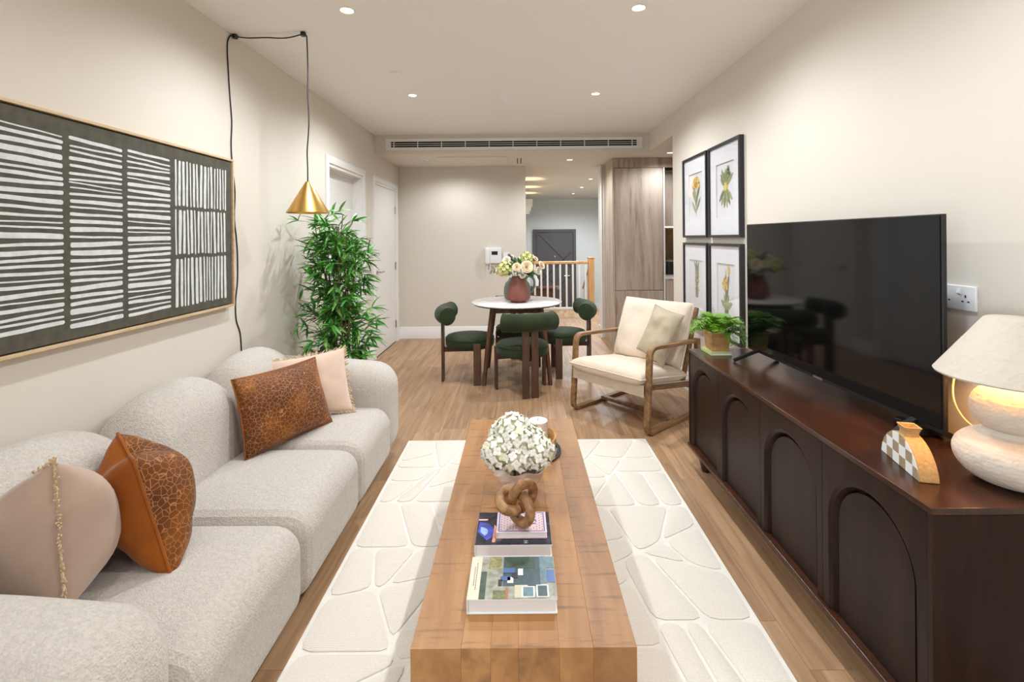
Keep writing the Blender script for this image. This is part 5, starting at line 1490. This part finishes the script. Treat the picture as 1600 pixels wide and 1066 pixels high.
o = tw.build('twig', M['cane'], ba); o['kind'] = 'stuff'
# keep the leaves off the wall
allm = [(m, k) for m, k in allm if (m @ Vector((0, 1, 0))).x + bx0 > XL + 0.02 and m.translation.x + bx0 > XL + 0.02]
allm.sort(key=lambda q: q[0].translation.y - 0.25 * q[0].translation.z)
rest = [MB(), MB()]
for i, (m, k) in enumerate(allm):
    if i < 300: inst(LV[k][0], 'leaf', ba, m)
    else:
        mb = rest[0 if k < 3 else 1]; mb.add([m @ v for v in LV[k][1].v], LV[k][1].f)
for mb, mat in zip(rest, (M['leaf'], M['leaf2'])):
    o = mb.build('foliage', mat, ba, ang=0); o.data.shade_smooth(); o['kind'] = 'stuff'

# ------------------------------------------------------------------ dining table flowers and vases
tvx, tvy = -0.02, 4.86
tv1 = thing('terracotta_vase', 'tapered terracotta vase on the dining table', 'vase', (tvx, tvy, dtz + 0.0005))
def facet(r, z, a, k): return r * (1 + 0.02 * math.cos(a * 8))
MB().lathe([(0.062, 0), (0.07, 0.004), (0.072, 0.012), (0.108, 0.03), (0.112, 0.05), (0.104, 0.12), (0.085, 0.19), (0.064, 0.235), (0.060, 0.255), (0.063, 0.262), (0.055, 0.262), (0.05, 0.23)], 48, fn=facet).build('body', M['terracotta'], tv1, ang=25)
tv2 = thing('grey_vase', 'grey green ribbed jug behind the terracotta vase', 'vase', (-0.03, 5.13, dtz + 0.0005))
def ribs(r, z, a, k): return r * (1 + 0.035 * abs(math.sin(a * 7)))
MB().lathe([(0.11, 0), (0.135, 0.01), (0.142, 0.06), (0.14, 0.12), (0.125, 0.17), (0.095, 0.20), (0.085, 0.215), (0.09, 0.225), (0.08, 0.225), (0.075, 0.2)], 56, fn=ribs).build('body', M['greyglaze'], tv2, ang=50)
MB().tube(smooth_path([(0.09, 0, 0.215), (0.125, 0, 0.245), (0.175, 0, 0.21), (0.18, 0, 0.13), (0.145, 0, 0.07)]), 0.013, 8).build('handle', M['greyglaze'], tv2)
bq = thing('table_bouquet', 'mixed bouquet of peach roses and lime blooms in the terracotta vase', 'flowers', (tvx, tvy, dtz + 0.245))
def rose_mesh(mat):
    mb = MB(); rg = random.Random(2)
    for ringi, (n, r_, h, open_) in enumerate(((3, 0.010, 0.034, 0.1), (5, 0.018, 0.036, 0.3), (6, 0.028, 0.034, 0.55), (7, 0.037, 0.028, 0.9))):
        for i in range(n):
            a = 2 * PI * (i + 0.5 * ringi) / n
            def pet(u, v, a=a):
                w = (u - 0.5) * 2 * (1.25 * PI / n); rr2 = r_ * (0.35 + 0.65 * v) + open_ * 0.012 * v * v
                s = 1 - 0.15 * (2 * u - 1) ** 2 * v
                return (rr2 * math.cos(a + w), rr2 * math.sin(a + w), h * v * s - 0.012 * open_ * v ** 3)
            mb.grid(pet, 4, 3)
    me = mb.mesh('rose', mat, ang=0); me.shade_smooth(); return me
rose = rose_mesh(M['rosepetal']); rosew = rose_mesh(plain('ivory_petal', rgb(240, 232, 212), 0.7)); roseg = rose_mesh(M['greenpetal'])
rq = random.Random(17)
def put(me, name, x_, y_, z_, s, d):
    inst(me, name, bq, Matrix.Translation((x_, y_, z_)) @ Vector(d).to_track_quat('Z', 'Y').to_matrix().to_4x4() @ Matrix.Rotation(rq.random() * 6, 4, 'Z') @ Matrix.Scale(s, 4))
    MB().tube([(x_ * 0.1, y_ * 0.1, -0.18), (x_ * 0.4, y_ * 0.4, 0.0), (x_, y_, z_)], 0.003, 5).build('stem', M['bleaf'], bq)
put(rose, 'rose', 0.085, -0.10, 0.115, 1.35, (0.2, -1, 0.35))
put(rose, 'rose', -0.01, -0.11, 0.115, 0.95, (-0.2, -1, 0.3))
put(rose, 'rose', 0.23, -0.02, 0.125, 0.95, (0.8, -0.6, 0.5)); put(rosew, 'rose', 0.20, -0.05, 0.075, 0.9, (0.7, -0.8, 0.1))
put(rose, 'rose', 0.175, 0.0, 0.19, 0.65, (0.6, -0.5, 0.6)); put(rosew, 'rose', 0.13, 0.03, 0.215, 0.8, (0.4, -0.4, 0.9)); put(rosew, 'rose', 0.05, 0.05, 0.19, 0.9, (0.1, -0.4, 1))
put(rosew, 'rose', -0.11, -0.04, 0.175, 1.0, (-0.4, -0.7, 0.6)); put(rosew, 'rose', -0.07, 0.04, 0.205, 0.7, (-0.3, -0.4, 0.9)); put(rosew, 'rose', 0.04, -0.08, 0.03, 0.6, (0.2, -1, 0))
lf_small = MB()
for k in range(5):
    a = k * 2 * PI / 5
    def pet(u, v, a=a):
        w = math.sin(PI * (0.1 + 0.85 * v)) * 0.012; rr2 = 0.002 + v * 0.02
        x_ = (u - 0.5) * 2 * w
        return (rr2 * math.cos(a) - x_ * math.sin(a), rr2 * math.sin(a) + x_ * math.cos(a), 0.008 * v)
    lf_small.grid(pet, 2, 2)
limef = lf_small.mesh('lime_floret', M['greenpetal'], ang=0); pinkf = lf_small.mesh('cream_floret', M['rosepetal'], ang=0)
for (cx_, cy_, cz_, r_, me, nm) in ((-0.13, -0.07, 0.10, 0.07, limef, 'lime_floret'), (0.09, 0.0, 0.20, 0.06, limef, 'lime_floret'), (-0.17, -0.04, 0.075, 0.05, pinkf, 'cream_floret')):
    for i in range(34):
        zz = 1 - 2 * (i + 0.5) / 34; ph = i * 2.39996
        d = Vector((math.sqrt(1 - zz * zz) * math.cos(ph), math.sqrt(1 - zz * zz) * math.sin(ph), zz))
        inst(me, nm, bq, Matrix.Translation(Vector((cx_, cy_, cz_)) + d * r_ * rq.uniform(0.8, 1.05)) @ d.to_track_quat('Z', 'Y').to_matrix().to_4x4() @ Matrix.Rotation(rq.random() * 6, 4, 'Z'))
ov = MB()
ov.grid(lambda u, v: ((u - 0.5) * 2 * 0.26 * math.sin(PI * min(1, 0.05 + 0.95 * v)) ** 0.7, v, -0.2 * v * v + 0.12 * abs(2 * u - 1)), 2, 5)
ovl = ov.mesh('leaf', M['bleaf'], ang=0); ovl.shade_smooth(); ovs = ov.mesh('leaf', M['eucal'], ang=0); ovs.shade_smooth()
for i in range(52):
    az = rq.random() * 2 * PI; el = rq.uniform(-0.25, 1.2)
    d = Vector((math.cos(az) * math.cos(el), math.sin(az) * math.cos(el), math.sin(el)))
    p = Vector((0, 0, 0.05)) + Vector((d.x * 0.13, d.y * 0.09, d.z * 0.11)) * rq.uniform(0.5, 1.0)
    inst(ovl if i % 4 else ovs, 'leaf', bq, Matrix.Translation(p) @ d.to_track_quat('Y', 'Z').to_matrix().to_4x4() @ Matrix.Rotation(rq.uniform(-1, 1), 4, 'Y') @ Matrix.Scale(rq.uniform(0.055, 0.085), 4))
MB().tube([(0, 0, 0.0), (-0.14, -0.02, 0.09), (-0.235, -0.03, 0.09), (-0.275, -0.03, 0.06)], 0.002, 5).build('eucalyptus_stem', M['eucal'], bq)
for i in range(9):
    t = 0.45 + i * 0.06; p = Vector((-0.28 * t, -0.03, 0.095 - 0.05 * max(0, t - 0.7)))
    d = Vector((-0.4, rq.uniform(-.5, .5), 0.9 if i % 2 else -0.8)).normalized()
    inst(ovs, 'leaf', bq, Matrix.Translation(p) @ d.to_track_quat('Y', 'X').to_matrix().to_4x4() @ Matrix.Scale(0.045, 4))
for i in range(8):
    d = Vector((rq.uniform(-.5, .3), -0.3, 1)).normalized(); p = Vector((-0.04 + rq.uniform(-.05, .05), 0.0, 0.17 + rq.uniform(-.02, .04)))
    inst(ovs, 'leaf', bq, Matrix.Translation(p) @ d.to_track_quat('Y', 'Z').to_matrix().to_4x4() @ Matrix.Scale(0.055, 4))

# flowers on the landing console
lv = thing('landing_vase', 'white vase of dried flowers on the landing console', 'vase', (0.33, 10.6, 0.3405))
MB().lathe([(0.05, 0), (0.08, 0.02), (0.085, 0.14), (0.05, 0.2), (0.045, 0.24)], 28).build('body', M['whiteplastic'], lv)
for i in range(14):
    a = i * 2.4; p = Vector((0.12 * math.cos(a) * rq.uniform(.4, 1), 0.10 * math.sin(a), 0.33 + rq.uniform(-.06, .1)))
    inst(rose if i % 2 else roseg, 'bloom', lv, Matrix.Translation(p) @ Matrix.Scale(1.1, 4))
    MB().tube([(0, 0, 0.2), tuple(p)], 0.003, 5).build('stem', M['bleaf'], lv)
